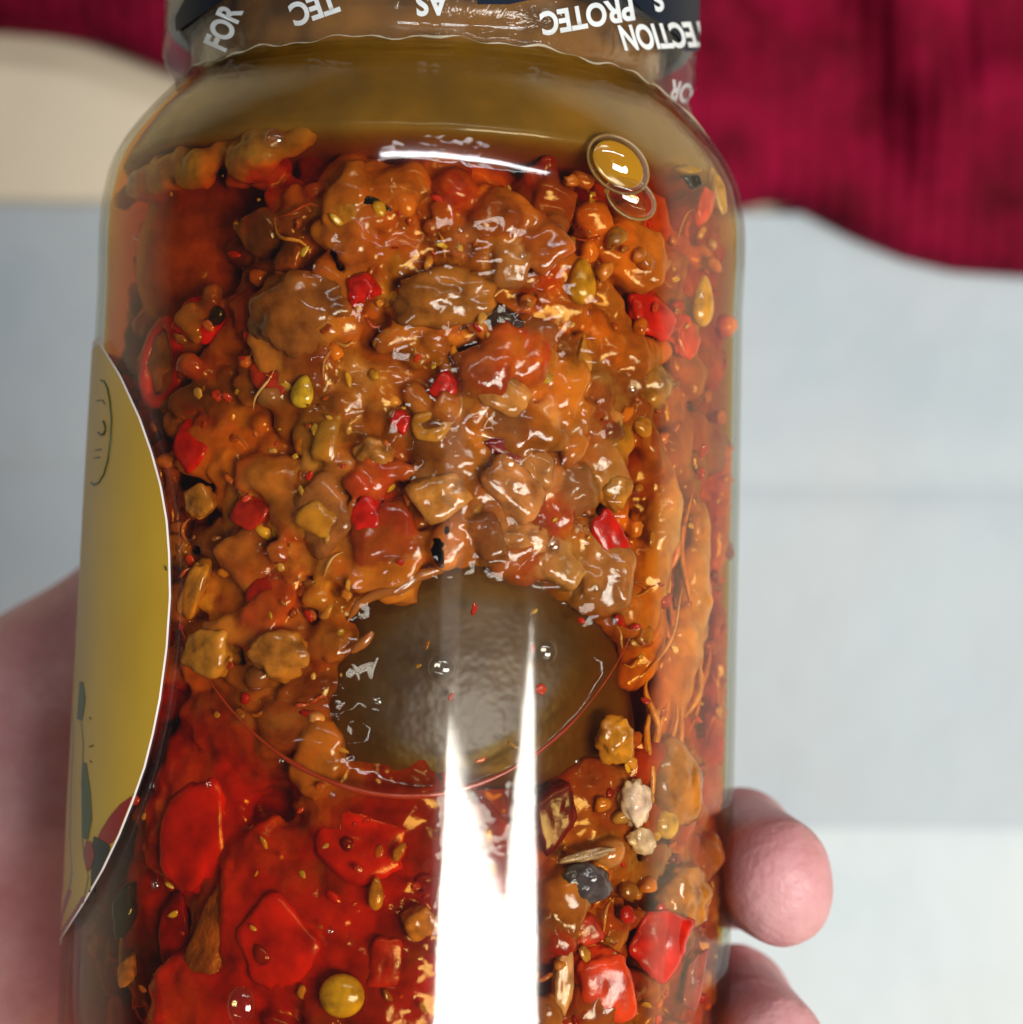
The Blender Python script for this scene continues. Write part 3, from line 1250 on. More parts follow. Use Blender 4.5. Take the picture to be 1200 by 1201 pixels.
def morsels(step, size, depth, keep, rough=0.8):
    v = 150.0
    while v < 1240:
        u = 105.0
        while u < 885:
            uu = u + random.uniform(-0.5, 0.5) * step
            ww = v + random.uniform(-0.5, 0.5) * step
            u += step
            if in_pocket_slab(uu, ww) and depth[0] < 9:
                continue
            zn = zone(uu, ww)
            if random.random() > keep.get(zn, 1.0):
                continue
            if 150 < uu < 300 and 205 < ww < 350 and depth[0] < 7:
                continue
            if ww < (200 if 250 < uu < 720 else 250):
                continue
            dp = random.uniform(*depth)
            if zn == 'pocket':
                dp += 0.8 + 2.4 * (mnoise.noise(Vector((uu / 95, ww / 95, 2.2))))
                dp = max(dp, 0.7)
            elif zn in ('low_left', 'left'):
                dp += 2.4
            elif zn == 'right':
                dp += 1.4
                if uu > 735 and 590 < ww < 890 and depth[0] < 5:
                    continue
            p, x, y, z = frame_at(uu, ww, dp, random.uniform(0, 360))
            names, w = ZONES[zn]
            col = PAL[random.choices(names, w)[0]]
            j = random.uniform(0.6, 1.2) * (0.92 + 0.85 * mnoise.noise(Vector((uu / 70, ww / 70, 8.8))))
            j = max(0.25, j)
            col = tuple(min(1, c * j * random.uniform(0.93, 1.07)) for c in col)
            s = random.uniform(*size) * 0.5 * px_mm(p)
            body.add(p, x, y, z, (s * random.uniform(0.8, 1.4), s * random.uniform(0.65, 1.1), s * random.uniform(0.55, 0.85)), col, random.choice((2.0, 2.4, 3.2, 5.0)), random.choice((0.12, 0.25, 0.45)), rough)
        v += step


morsels(48, (50, 92), (5.2, 8.6), {})
p, x, y, z = frame_at(228, 300, 6.4, 0)
body.add(p, x, y, z, (8.5, 9.5, 3.0), (0.66, 0.22, 0.02), 2.0, 0.5, 0.1)
morsels(36, (40, 80), (2.2, 4.8), {'pocket': 0.8, 'left': 0.4, 'low_left': 0.35, 'right': 0.6, 'low_right': 0.8}, 0.9)
morsels(25, (20, 44), (1.0, 3.6), {'left': 0.2, 'low_left': 0.16, 'right': 0.35, 'low_right': 0.5, 'pocket': 0.85}, 0.8)
random.seed(77)
for uu, ww, w_, h_, dp, col in ((240, 960, 150, 190, 4.6, 'red'), (330, 1080, 160, 220, 4.8, 'red'), (440, 960, 170, 150, 5.4, 'dred'), (300, 860, 190, 90, 5.0, 'dred'), (430, 1100, 150, 170, 5.2, 'red'),
                                (180, 1080, 90, 200, 4.6, 'dred'), (480, 1190, 160, 110, 4.6, 'dred'), (250, 1180, 170, 110, 4.4, 'red'), (545, 1040, 120, 220, 5.0, 'dred'), (680, 960, 110, 130, 4.6, 'dred')):
    p, x, y, z = frame_at(uu, ww, dp, random.uniform(-20, 20))
    m = px_mm(p) * 0.5
    body.add(p, x, y, z, (w_ * m, h_ * m, 2.2), tuple(c * 1.15 for c in PAL[col]), 2.6, 0.8, 0.7)
for uu, ww, w_, h_, dp, r_ in ((770, 650, 46, 170, 2.2, 12), (812, 690, 44, 220, 1.9, 6), (790, 800, 60, 210, 2.4, 10), (838, 800, 40, 240, 1.6, 4), (752, 760, 50, 120, 3.6, 20), (842, 600, 34, 160, 1.6, 4)):
    p, x, y, z = frame_at(uu, ww, dp, r_)
    m = px_mm(p) * 0.5
    body.add(p, x, y, z, (w_ * m, h_ * m, 1.8), random.choice(((0.80, 0.34, 0.012), (0.72, 0.24, 0.008), (0.80, 0.38, 0.016))), 2.2, 0.7, 0.7)
random.seed(21)
for uu, ww, sz in ((150, 226, 34), (180, 206, 44), (215, 192, 46), (256, 180, 46), (300, 170, 50), (335, 168, 42), (305, 186, 40), (235, 204, 36)):
    p, x, y, z = frame_at(uu, ww, random.uniform(1.9, 2.5), -25 + random.uniform(-12, 12))
    sz *= 0.5 * px_mm(p)
    body.add(p, x, y, z, (sz * 1.8, sz * 0.75, sz * 0.55), random.choice(((0.34, 0.19, 0.016), (0.28, 0.15, 0.014), (0.42, 0.25, 0.018))), 2.2, 1.6, 1.5)
random.seed(31)
M_BODY = pickle_mat("wet_paste", rough=0.10, mottle=0.38, bscale=800.0, bdist=0.00006, sss=0.45, coat=0.15)
mash = body.build("pickle_mash", M_BODY)
tag(mash, kind='stuff', label="wet mash of finely chopped pickled vegetables packed behind the glass", cat="pickle mash")

heap = Heap()
FLAKES = [proto_dice(ICO2, s + 70, soft=5.0) for s in range(8)] + [proto_lump(ICO2, 0.6, 1.3, s + 80) for s in range(8)]
scatter(heap, 24, (10, 26), (0.5, 2.6), FLAKES, {'left': 0.06, 'low_left': 0.03, 'right': 0.25, 'low_right': 0.3, 'pocket': 0.4})
# thin flat flakes of ground chilli and seed husk
for _ in range(420):
    uu, ww = random.uniform(150, 860), random.uniform(215, 1200)
    if (in_pocket_slab(uu, ww) and random.random() < 0.85) or (zone(uu, ww) in ('low_left', 'left') and random.random() < 0.55):
        continue
    p, x, y, z = frame_at(uu, ww, random.uniform(0.3, 2.2), random.uniform(0, 360))
    z = (z + Vector((random.uniform(-.5, .5), random.uniform(-.5, .5), 0))).normalized()
    x = y.cross(z).normalized()
    y = z.cross(x)
    sz = random.uniform(2.5, 7.5) * px_mm(p)
    col = random.choice(((0.55, 0.02, 0.004), (0.60, 0.10, 0.006), (0.70, 0.40, 0.02), (0.62, 0.30, 0.03), (0.60, 0.04, 0.005), (0.35, 0.12, 0.01)))
    heap.add(random.choice(FLAKES), p, x, y, z, sz * random.uniform(0.8, 1.6), sz * random.uniform(0.5, 1.0), sz * 0.22, col)
flakes = heap.build("pickle_crumbs", M_MASH)
tag(flakes, kind='stuff', label="small crumbs of chopped pickle scattered through the oil", cat="crumbs")


# fine strands of vegetable fibre lying through the mash
FV, FF, FC, nn = [], [], [], 0
for _ in range(85):
    uu, ww = random.uniform(190, 830), random.uniform(225, 1190)
    if in_pocket_slab(uu, ww) or zone(uu, ww) in ('low_left', 'left'):
        continue
    p, x, y, z = frame_at(uu, ww, random.uniform(0.8, 2.6), random.uniform(0, 360))
    L, rr = random.uniform(0.8, 2.6), random.uniform(0.12, 0.34)
    b1_, b2_ = random.uniform(-0.9, 0.9), random.uniform(-0.5, 0.5)
    pts = []
    for k in range(8):
        q = k / 3.5 - 1
        pts.append((p + x * (q * L) + y * (b1_ * q * q * L * 0.5 + b2_ * math.sin(q * 3)) - z * (0.25 * L * q * q)) * MM)
    me = tube_mesh("f", pts, [rr * MM * max(0.2, 1 - abs(k / 3.5 - 1) ** 2) for k in range(8)], 5)
    v_ = np.empty(len(me.vertices) * 3, np.float32)
    me.vertices.foreach_get("co", v_)
    f_ = np.array([pl.vertices[:] for pl in me.polygons])
    FV.append(v_.reshape(-1, 3)); FF.append(f_ + nn); nn += len(me.vertices)
    FC.append(np.tile(np.array(random.choice(((0.62, 0.26, 0.03), (0.55, 0.14, 0.01), (0.50, 0.06, 0.006), (0.66, 0.38, 0.09)))), (len(me.vertices), 1)))
    bpy.data.meshes.remove(me)
me = mesh_np("pickle_fibres", np.concatenate(FV), np.concatenate(FF))
set_col(me, np.concatenate(FC))
tag(link("pickle_fibres", me, M_FIBRE, None, JM), kind='stuff', label="fine torn vegetable strands lying through the pickle mash", cat="fibres")

# ------------------------------------------------------------------ individual pieces
def piece(name, label, cat, u, v, w, h, rot=0, depth=1.0, col=PAL['amber'], shape='dice', seed=0, mat=None, thick=None, group=None):
    if pocket_e(u, v) > 0 and v > 210 and 'chilli' not in name:
        depth += 0.7
    p, x, y, z = frame_at(u, v, depth, rot)
    mm = px_mm(p)
    if shape == 'dice':
        Vp, Fs = DICE4[seed % len(DICE4)]
    elif shape == 'lump':
        Vp, Fs = LUMPS4[seed % len(LUMPS4)]
    elif shape == 'seed':
        V0, Fs = ICO3
        Vp = V0.copy()
        taper = 1 - 0.30 * Vp[:, 1]
        Vp[:, 0] *= taper
        Vp[:, 2] *= taper
    elif shape == 'ball':
        Vp, Fs = ICO3
    Vp = np.array(Vp)
    ext = np.max(np.abs(Vp[:, :2]), axis=0)
    S = np.array([w * mm / 2 / ext[0], h * mm / 2 / ext[1], (thick if thick else min(w, h) * (0.17 if 'chilli' in name else 0.28)) * mm])
    M = np.array([[*(x * S[0])], [*(y * S[1])], [*(z * S[2])]])
    me = mesh_np(name, (Vp @ M) * MM, Fs)
    nz = np.array([mnoise.noise(Vector(q) * 2.0 + Vector((seed, 0, 0))) for q in Vp])
    set_col(me, np.clip(np.array(col)[None, :] * (1 + 0.45 * nz[:, None]), 0, 1))
    mw = JM @ Matrix.Translation(Vector(p) * MM)
    o = link(name, me, mat or (M_SKIN_PIECE if 'chilli' in name else M_MASH))
    o.matrix_world = mw
    return tag(o, label, cat, group)


RED = (0.62, 0.012, 0.003)
SCAR = (0.70, 0.05, 0.006)
CH = "chilli_piece"
reds = [
    (424, 338, 48, 46, 10, 1.6, RED, "small red chilli piece set in a brown lump near the top of the mash"),
    (237, 376, 78, 62, 5, 2.6, RED, "soft red chilli piece sunk in the orange oil below the shoulder"),
    (222, 520, 58, 74, -10, 2.2, RED, "red chilli piece between the brown-centred ring slice and the amber flake"),
    (430, 608, 44, 66, 22, 1.5, RED, "red chilli piece with white glints above the dark olive slab"),
    (626, 430, 50, 44, -15, 1.6, RED, "small red chilli piece beside pale chunks under the faint streak of light"),
    (612, 525, 92, 46, 5, 1.8, (0.32, 0.015, 0.012), "dull crimson chilli strip lying across the pale tan chunks"),
    (716, 638, 58, 86, -12, 1.2, RED, "brightest red block of chilli, upright, above the orange shreds"),
    (765, 366, 74, 62, 20, 1.8, RED, "red chilli piece next to the upright yellow seed"),
    (804, 396, 44, 60, -5, 1.4, SCAR, "orange red chilli piece directly below the upright yellow seed"),
    (236, 978, 108, 155, 4, 3.5, (0.62, 0.016, 0.004), "largest deep red chilli slab, beside the lower curve of the yellow label"),
    (326, 1112, 116, 135, -6, 3.6, (0.62, 0.016, 0.004), "wide deep red chilli slab beside the brown fibrous strip"),
    (772, 1106, 82, 94, 35, 0.9, RED, "bright red pointed chilli piece under the brown fibrous chunk"),
    (702, 1162, 84, 108, -12, 1.2, SCAR, "rounded orange red chilli piece touching the bright streak of light"),
    (425, 985, 120, 100, 15, 4.4, (0.58, 0.016, 0.004), "dim red chilli slab deep in the oil under the rim of the air pocket"),
    (686, 1093, 66, 52, 10, 1.6, (0.55, 0.04, 0.02), "pinkish red chilli piece under the grey leaf scrap"),
    (522, 455, 36, 46, 12, 1.8, RED, "narrow dull red chilli sliver left of the pale chunks".replace("left of", "against")),
    (290, 600, 60, 48, -20, 2.0, (0.5, 0.02, 0.005), "dull red chilli piece under brown mash beside the amber flake"),
    (470, 495, 26, 32, 0, 1.5, RED, "tiny red chilli chip beside the dark gap in the mash"),
    (826, 243, 34, 50, 10, 1.0, SCAR, "small orange red chilli piece below the dark hole at the shoulder"),
    (655, 950, 66, 110, 8, 3.0, (0.16, 0.010, 0.018), "purple maroon chilli piece between the streak of light and the white garlic"),
    (450, 1135, 60, 80, 30, 3.0, (0.45, 0.02, 0.004), "dim red chilli piece beside the round yellow seed"),
    (318, 440, 60, 46, 12, 2.0, (0.48, 0.03, 0.006), "red orange chilli piece with a brown spot beside the bright yellow seed"),
    (205, 1090, 50, 100, 10, 3.6, (0.35, 0.008, 0.003), "dark red chilli piece beside the black leaf scrap"),
    (310, 700, 46, 60, 0, 2.6, (0.42, 0.015, 0.004), "dim red chilli piece above the amber cubes at the rim of the air pocket"),
    (440, 1090, 60, 40, 0, 4.0, (0.45, 0.01, 0.004), "small dim red chilli piece deep beside the wide red slab"),
]
for i, (u, v, w, h, r, d, c, lb) in enumerate(reds):
    piece(CH, lb, "chilli piece", u, v, w, h, r, d, c, 'dice', i)

ylw = [
    ("mustard_seed", "bright yellow seed with a white glint on the brown mash", "seed", 355, 459, 28, 40, 8, 0.6, (0.62, 0.40, 0.015), 'seed'),
    ("pepper_seed", "upright amber yellow seed stuck to the glass under the shoulder", "seed", 825, 353, 32, 62, 3, 0.3, (0.62, 0.31, 0.012), 'seed'),
    ("mustard_seed", "round yellow seed sunk in red oil near the bottom of the jar", "seed", 401, 1168, 54, 52, 0, 1.6, (0.65, 0.38, 0.01), 'ball'),
    ("pepper_seed", "yellow seed pointing up above the small stacked yellow bits", "seed", 683, 330, 36, 56, 0, 1.2, (0.58, 0.33, 0.012), 'seed'),
    ("pepper_seed", "yellow seed tucked beside the white garlic", "seed", 783, 964, 36, 40, 30, 0.6, (0.65, 0.38, 0.03), 'seed'),
    ("pepper_seed", "small flat orange seed under the two white glints", "seed", 755, 500, 28, 24, 40, 0.8, (0.55, 0.26, 0.02), 'seed'),
    ("pepper_seed", "small yellow seed at the bottom edge of the dark red slab", "seed", 441, 1048, 18, 40, 0, 2.0, (0.55, 0.25, 0.02), 'seed'),
    ("pickle_chunk", "amber flake with dark specks beside the yellow label", "vegetable piece", 235, 590, 52, 48, 12, 1.0, (0.45, 0.22, 0.02), 'dice'),
    ("pickle_chunk", "ochre cube near the rim of the air pocket beside the label", "vegetable piece", 247, 765, 64, 64, 15, 0.8, (0.50, 0.27, 0.03), 'dice'),
    ("pickle_chunk", "bent yellow ochre skin touching the edge of the label", "vegetable piece", 226, 692, 36, 84, 22, 1.0, (0.48, 0.25, 0.02), 'dice'),
    ("pickle_chunk", "mottled yellow chunk above the square-cut pale block", "vegetable piece", 505, 497, 54, 46, -20, 1.2, (0.50, 0.28, 0.03), 'dice'),
    ("pickle_chunk", "ochre yellow lump over the brown flap and the garlic", "vegetable piece", 722, 868, 54, 62, 10, 0.8, (0.52, 0.28, 0.02), 'lump'),
    ("pickle_chunk", "amber lump with a crescent glint under it beside the dark gap", "vegetable piece", 438, 532, 50, 44, 15, 1.0, (0.42, 0.22, 0.04), 'lump'),
    ("pickle_chunk", "narrow upright yellow bar below the pointing yellow seed", "vegetable piece", 684, 416, 22, 60, 2, 0.8, (0.50, 0.28, 0.03), 'dice'),
    ("garlic_piece", "white garlic piece beside a yellow seed", "garlic", 745, 942, 46, 58, -10, 0.5, (0.80, 0.66, 0.40), 'lump'),
    ("garlic_piece", "smaller cream garlic piece below the white one", "garlic", 752, 986, 42, 34, 30, 0.7, (0.78, 0.62, 0.32), 'lump'),
    ("pickle_chunk", "pale square-cut block in the middle of the jar", "vegetable piece", 522, 578, 96, 80, 3, 0.9, (0.50, 0.28, 0.06), 'dice'),
    ("pickle_chunk", "smooth peach tan chunk beside the square-cut block", "vegetable piece", 604, 580, 82, 104, -25, 1.0, (0.46, 0.24, 0.08), 'dice'),
    ("pickle_chunk", "mottled tan chunk below the brown knobs near the top", "vegetable piece", 585, 450, 92, 66, 25, 1.0, (0.44, 0.24, 0.06), 'dice'),
    ("pickle_chunk", "tan ridge piece sitting over the top edge of the olive slab", "vegetable piece", 610, 632, 80, 44, -10, 1.0, (0.46, 0.25, 0.08), 'lump'),
    ("pickle_chunk", "broad brown flap curving round the garlic", "vegetable piece", 790, 915, 92, 118, -35, 1.3, (0.36, 0.18, 0.03), 'dice'),
    ("pickle_chunk", "brown fibrous chunk above the pointed red chilli", "vegetable piece", 800, 1052, 84, 84, 20, 1.0, (0.40, 0.20, 0.03), 'lump'),
    ("pickle_chunk", "tan wedge at the rim of the air pocket above the red oil", "vegetable piece", 330, 768, 78, 66, 10, 1.0, (0.45, 0.22, 0.03), 'lump'),
    ("pickle_chunk", "small yellow tan peak near the dark leaf at the top", "vegetable piece", 402, 252, 40, 46, 0, 1.2, (0.45, 0.24, 0.02), 'dice'),
    ("pickle_chunk", "greenish tan lump with two white glints beside the orange red chilli", "vegetable piece", 764, 450, 62, 58, 10, 1.0, (0.34, 0.20, 0.04), 'lump'),
    ("pickle_chunk", "pale green tan chunk above the brightest red block", "vegetable piece", 722, 574, 56, 56, -30, 1.0, (0.45, 0.27, 0.05), 'dice'),
    ("pickle_chunk", "large glossy brown lump under the small red piece", "vegetable piece", 352, 368, 140, 110, -15, 1.6, (0.24, 0.10, 0.016), 'lump'),
    ("pickle_chunk", "wide amber brown lump in the upper middle of the mash", "vegetable piece", 520, 352, 130, 84, -8, 1.4, (0.30, 0.14, 0.02), 'lump'),
    ("pickle_chunk", "pale brown flat slice holding a red chilli piece", "vegetable piece", 385, 605, 90, 120, 25, 2.0, (0.30, 0.13, 0.03), 'dice'),
    ("dark_scrap", "grey purple crumpled leaf scrap beside the streak of light", "leaf", 688, 1036, 66, 54, -8, 0.7, (0.085, 0.075, 0.065), 'lump'),
    ("dark_scrap", "black leaf scrap under the foot of the label", "leaf", 150, 1062, 34, 84, 5, 1.4, (0.018, 0.014, 0.008), 'dice'),
    ("dark_scrap", "thin black leaf scrap near the top of the mash", "leaf", 436, 241, 62, 20, 8, 1.3, (0.012, 0.010, 0.008), 'dice'),
    ("dark_scrap", "dark brown leaf scrap among the upper lumps", "leaf", 590, 372, 60, 36, 20, 1.4, (0.05, 0.028, 0.02), 'dice'),
    ("pickle_chunk", "small ochre cube in the bottom corner of the jar by the palm", "vegetable piece", 150, 1140, 30, 44, 20, 1.4, (0.45, 0.24, 0.03), 'dice'),
    ("pickle_chunk", "pale pink tan wedge beside the streak near the bottom", "vegetable piece", 662, 1150, 30, 90, 0, 1.0, (0.55, 0.36, 0.18), 'dice'),
    ("pickle_chunk", "small cream bead between two chilli pieces at the bottom", "vegetable piece", 722, 1130, 24, 34, -20, 0.5, (0.60, 0.42, 0.16), 'lump'),
    ("pickle_chunk", "purple skinned onion sliver near the bottom rim of the glass", "vegetable piece", 812, 1150, 30, 80, 15, 0.5, (0.32, 0.07, 0.07), 'dice'),
    ("pickle_chunk", "amber chunk beside the round yellow seed at the bottom", "vegetable piece", 490, 1085, 50, 44, -30, 1.4, (0.50, 0.22, 0.02), 'dice'),
]
for i, (nm, lb, cat, u, v, w, h, r, d, c, sh) in enumerate(ylw):
    if nm == 'pickle_chunk':
        c = (min(1, c[0] * 1.15), c[1] * 0.92, c[2] * 0.6)
    piece(nm, lb, cat, u, v, w, h, r, d, c, sh, i + 3)

# brown fibrous strip, made ragged
piece("fibrous_strip", "long brown fibrous strip slanting up between two deep red slabs", "vegetable piece", 243, 1118, 56, 190, 22, 2.9, (0.34, 0.12, 0.025), 'lump', 2, M_FIBRE, thick=8)
piece("fibrous_strip", "thin pale sliver above the grey leaf scrap", "vegetable piece", 688, 1003, 76, 15, -10, 0.5, (0.45, 0.30, 0.12), 'lump', 1, M_FIBRE, thick=6)

# ring slice: red rim, brown centre
def ring_slice():
    p, x, y, z = frame_at(192, 425, 2.0, 5)
    root = bpy.data.objects.new("chilli_ring", None)
    COL.objects.link(root)
    root.matrix_world = JM @ Matrix.Translation(Vector(p) * MM)
    tag(root, "red chilli ring slice with a brown centre against the glass", "chilli ring")
    pts = []
    for k in range(28):
        a = 2 * math.pi * k / 28
        kk = 1 + 0.16 * mnoise.noise(Vector((math.cos(a) * 1.3, math.sin(a) * 1.3, 6)))
        q = x * (2.4 * kk * math.cos(a)) + y * (4.1 * kk * math.sin(a)) + z * 0.3 * math.sin(2 * a)
        pts.append(q * MM)
    me = tube_mesh("rim", pts, [(0.85 + 0.35 * mnoise.noise(Vector((k * 0.4, 2, 2)))) * MM for k in range(28)], 10, True)
    set_col(me, np.tile(np.array((0.5, 0.012, 0.004)), (len(me.vertices), 1)))
    link("rim", me, M_SKIN_PIECE, root)
    Vp, Fs = LUMPS4[1]
    M = np.array([[*(x * 1.9)], [*(y * 3.4)], [*(z * 0.8)]])
    me = mesh_np("flesh", (Vp @ M) * MM, Fs)
    set_col(me, np.tile(np.array((0.33, 0.12, 0.02)), (len(me.vertices), 1)))
    link("flesh", me, M_MASH, root)


ring_slice()

# dark slab added to stand for the dark foot of the air pocket
def make_pocket_slab():
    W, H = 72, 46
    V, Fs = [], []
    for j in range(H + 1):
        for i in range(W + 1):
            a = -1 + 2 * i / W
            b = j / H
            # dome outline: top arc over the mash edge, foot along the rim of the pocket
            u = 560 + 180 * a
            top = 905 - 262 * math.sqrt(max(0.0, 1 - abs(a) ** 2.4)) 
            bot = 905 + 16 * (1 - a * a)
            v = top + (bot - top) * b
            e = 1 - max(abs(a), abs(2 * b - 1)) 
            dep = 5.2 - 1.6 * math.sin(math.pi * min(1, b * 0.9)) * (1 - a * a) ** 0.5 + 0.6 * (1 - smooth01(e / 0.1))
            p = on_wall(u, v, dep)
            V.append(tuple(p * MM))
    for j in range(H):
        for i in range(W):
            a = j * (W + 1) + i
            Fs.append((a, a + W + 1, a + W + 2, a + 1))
    me = mesh_np("dark_pocket_slab", V, Fs)
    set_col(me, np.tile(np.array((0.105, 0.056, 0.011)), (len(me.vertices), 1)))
    o = link("dark_pocket_slab", me, M_SLAB, None, JM)
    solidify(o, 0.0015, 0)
    return tag(o, "large smooth dark olive slab standing in for the dark foot of the air pocket behind the glare", "vegetable slice")


make_pocket_slab()

# ---- orange shreds at the side
random.seed(5)
for i in range(24):
    u = random.uniform(748, 852)
    v = random.uniform(610, 890)
    L = random.uniform(60, 150)
    w = random.uniform(4, 11)
    lean = random.uniform(-6, 30)
    dep = random.uniform(0.9, 2.6)
    n = 9
    pts, rad = [], []
    p0, x, y, z = frame_at(u, v, dep, lean)
    mm = px_mm(p0)
    for k in range(n):
        s = k / (n - 1) * 2 - 1
        q = y * (s * L / 2 * mm) + x * (1.0 * math.sin(s * 2.2 + i) * 0.7) + z * 0.3 * math.sin(s * 3 + i)
        pts.append(q * MM)
        rad.append(w / 2 * mm * MM * max(0.12, (1 - abs(s) ** 2.5)))
    me = tube_mesh("pepper_shred", pts, rad, 8)
    set_col(me, np.tile(np.array(random.choice([(0.75, 0.22, 0.006), (0.66, 0.15, 0.005), (0.74, 0.30, 0.015)])), (len(me.vertices), 1)))
    o = link("pepper_shred", me, M_FIBRE)
    o.matrix_world = JM @ Matrix.Translation(Vector(p0) * MM)
    tag(o, "translucent orange shred standing in the oil along the side of the jar", "pepper shred", "orange shreds along the side")

# ---- bubbles against the glass
def bubble(label, u, v, w, h, rot, depth, group=None, inner=None):
    p, x, y, z = frame_at(u, v, depth, rot)
    mm = px_mm(p)
    V, Fs = ICO3
    M = np.array([[*(x * w / 2 * mm)], [*(y * h / 2 * mm)], [*(z * min(w, h) * 0.35 * mm)]])
    me = mesh_np("air_bubble", (V @ M) * MM, Fs)
    o = link("air_bubble", me, M_BUBBLE)
    o.matrix_world = JM @ Matrix.Translation(Vector(p) * MM)
    tag(o, label, "bubble", group)
    return o


def bubble_rim(o, u, v, w, h, rot, depth, rad, mat, name="rim"):
    p, x, y, z = frame_at(u, v, depth, rot)
    mm = px_mm(p)
    pts = [(x * (w / 2 * mm * math.cos(2 * math.pi * k / 40)) + y * (h / 2 * mm * math.sin(2 * math.pi * k / 40))) * MM for k in range(40)]
    link(name, tube_mesh(name, pts, rad * mm * MM, 8, True), mat, o)


M_RIM = plain("bubble_rim", (0.30, 0.17, 0.06), 0.15, var=0.2)
b1 = bubble("large oval bubble at the shoulder lined with yellow oil", 725, 193, 84, 66, 28, -0.2)
bubble_rim(b1, 725, 193, 84, 62, 28, -0.35, 2.0, M_RIM)
p, x, y, z = frame_at(722, 194, 0.35, 28)
mm = px_mm(p)
Vp, Fs = ICO3
Mx = np.array([[*(x * 36 * mm)], [*(y * 25 * mm)], [*(z * 3 * mm)]])
me = mesh_np("yellow_oil", (Vp @ Mx) * MM, Fs)
set_col(me, np.tile(np.array((0.60, 0.33, 0.008)), (len(me.vertices), 1)))
link("yellow_oil", me, M_SMOOTH, b1)
b2 = bubble("oval bubble ring hanging under the large yellow bubble", 740, 232, 70, 44, 22, 0.0)
bubble_rim(b2, 738, 228, 68, 46, 22, -0.1, 1.8, M_RIM)
bubble("round bubble with a bright crescent on the olive slab near the thin streak", 518, 783, 36, 38, 0, 1.0)
bubble("round bubble with a bright crescent on the olive slab beside the wide streak", 640, 765, 30, 34, 0, 1.0)
bubble("small round bubble on the dull crimson strip", 597, 542, 24, 28, 0, 0.2)
bubble("tall oval bubble in brown oil at the bottom edge beside the fibrous strip", 283, 1180, 36, 50, 0, 0.2)
bubble("small bubble in the paste at the shoulder end of the dark line", 322, 163, 26, 26, 0, 0.1)
for (u, v, s) in ((655, 272, 18), (443, 822, 14), (382, 828, 9), (245, 920, 9), (182, 1038, 12), (178, 922, 8), (160, 280, 9), (390, 932, 9), (650, 640, 20), (742, 456, 14), (700, 690, 10),
                  (330, 892, 8), (676, 893, 7), (388, 1092, 10), (612, 300, 9), (540, 270, 8), (470, 320, 8)):
    bubble("tiny clear air bubble clinging to the inside of the glass", u, v, s, s * 1.15, 0, 0.0, "tiny air bubbles on the glass")

# dark hole at the shoulder painted as a black scrap, with a yellow rim
piece("dark_scrap", "black scrap standing in for the dark hole under a yellow rim at the shoulder of the jar", "leaf", 813, 212, 40, 24, 5, 0.05, (0.008, 0.006, 0.004), 'dice', 5)
piece("pickle_chunk", "bent yellow peel over the black scrap at the shoulder", "vegetable piece", 842, 222, 20, 62, -12, 0.05, (0.48, 0.27, 0.02), 'dice', 7)
piece("pickle_chunk", "thin yellow peel lying along the top of the black scrap", "vegetable piece", 808, 199, 40, 11, -8, 0.05, (0.46, 0.27, 0.03), 'dice', 8)

# rolled lower edge of the film, pale and broken to imitate dashed highlights
random.seed(3)
pts = []
for k in range(260):
    a = 2 * math.pi * k / 260
    e = film_edge(a)
    r = 29.62 + (0.5 * (52 - e) ** 0.8 * math.exp(-((math.degrees(a) - 76) / 9.0) ** 2) if 50 < math.degrees(a) < 100 else 0) + (0 if e > 48 else 1.2 * min(1, (48 - e) / 3))
    pts.append(Vector((r * math.sin(a), e, r * math.cos(a))) * MM)
rad = [max(0.015, 0.07 + 0.26 * mnoise.noise(Vector((k * 0.19, 0, 0))) + 0.1 * mnoise.noise(Vector((k * 0.7, 4, 0)))) * MM for k in range(260)]
link("rolled_edge", tube_mesh("rolled_edge", pts, rad, 6, True), plain("film_edge", (0.42, 0.36, 0.26), 0.2), film)

# oily meniscus along the foot of the air pocket
pts, rad = [], []
for k in range(60):
    a = math.radians(28 + (152 - 28) * k / 59)
    u, v = 478 + 302 * math.cos(a), 560 + 374 * math.sin(a)
    pts.append(on_wall(u, v, 0.25) * MM)
    rad.append(max(0.05, 0.05 + 0.28 * math.sin(math.pi * k / 59) ** 2 + 0.14 * mnoise.noise(Vector((k * 0.3, 1, 1)))) * MM)
me = tube_mesh("oil_meniscus", pts, rad, 8)
set_col(me, np.tile(np.array((0.40, 0.035, 0.004)), (len(me.vertices), 1)))
link("oil_meniscus", me, M_SMOOTH, oil).matrix_local = Matrix.Identity(4)

piece(CH, "orange carrot coloured chilli piece in the neck beside the printed film", "chilli piece", 226, 62, 22, 44, 12, 0.1, (0.5, 0.12, 0.01), 'lump', 3)

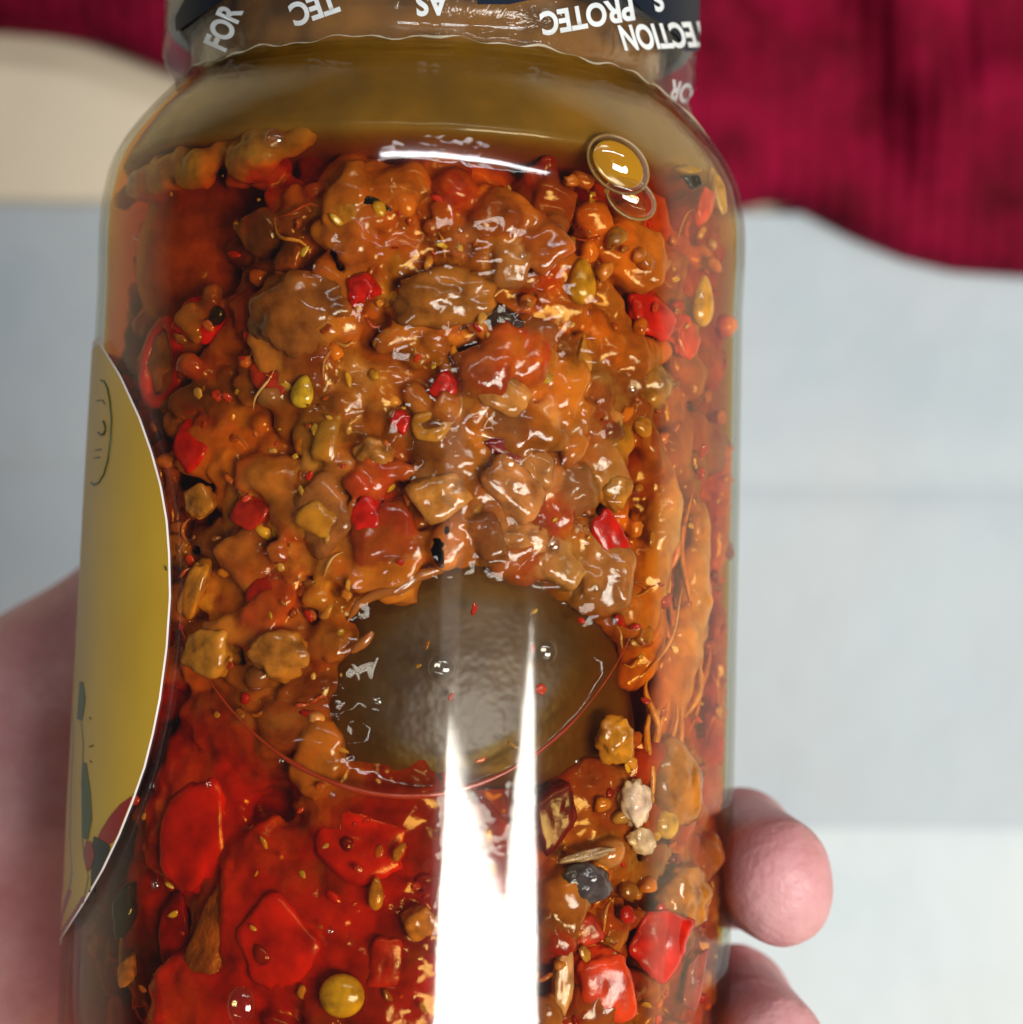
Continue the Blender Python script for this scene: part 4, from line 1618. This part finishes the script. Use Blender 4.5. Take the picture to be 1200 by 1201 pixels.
# wet ridges of oil that catch the light along the top of the dark slab
for path, r0 in ((((408, 728), (420, 708), (440, 698), (468, 692), (490, 676), (515, 668), (535, 655), (543, 640)), 0.6), (((640, 648), (644, 662), (654, 671), (666, 668)), 0.6), (((412, 765), (428, 752), (440, 738)), 0.5),
                 (((520, 652), (530, 640), (546, 632)), 0.5), (((424, 548), (436, 546), (445, 536)), 0.5)):
    pts = []
    for i in range(len(path) - 1):
        for q in range(4):
            f = q / 4
            u = path[i][0] * (1 - f) + path[i + 1][0] * f
            v = path[i][1] * (1 - f) + path[i + 1][1] * f
            pts.append(on_wall(u, v + 2.5 * mnoise.noise(Vector((u * 0.11, v * 0.1, 1))), 1.8) * MM)
    n = len(pts)
    rad = [max(0.05, r0 * math.sin(math.pi * (k + 0.6) / (n + 0.2)) ** 0.5 + 0.10 * mnoise.noise(Vector((k * 0.5, r0, 2)))) * MM for k in range(n)]
    me = tube_mesh("oil_ridge", pts, rad, 10)
    set_col(me, np.tile(np.array((0.40, 0.13, 0.015)), (len(me.vertices), 1)))
    link("oil_ridge", me, M_SMOOTH, oil)


M_NAVY = plain("navy_print_ink", (0.002, 0.008, 0.022), 0.5)
M_NAVY.node_tree.nodes["Principled BSDF"].inputs["Specular IOR Level"].default_value = 0.12
# dark print on the shrink film
def film_panel(name, rows, lf, rf):
    V, Fs, nu = [], [], 14
    for v in rows:
        for i in range(nu + 1):
            u = lf(v) + (rf(v) - lf(v)) * i / nu
            p, _ = cast(u, v, lambda t: r_film(t) + 0.02)
            V.append(tuple(p * MM))
    for j in range(len(rows) - 1):
        for i in range(nu):
            a = j * (nu + 1) + i
            Fs.append((a, a + nu + 1, a + nu + 2, a + 1))
    return link(name, mesh_np(name, V, Fs), M_NAVY, film)


film_panel("navy_print", list(np.linspace(-25, 60, 24)), span([(-25, 728), (0, 742), (14, 756), (24, 772), (40, 794), (60, 806)]), lambda v: 821.0)
film_panel("navy_print", list(np.linspace(-25, 36, 18)), span([(-25, 205), (0, 216), (20, 205), (36, 206)]), span([(-25, 300), (0, 262), (14, 240), (28, 220), (36, 209)]))
film_panel("navy_print", list(np.linspace(-25, 5, 8)), lambda v: 560.0, lambda v: 600 - v * 0.5 + (5 - v) * 4)
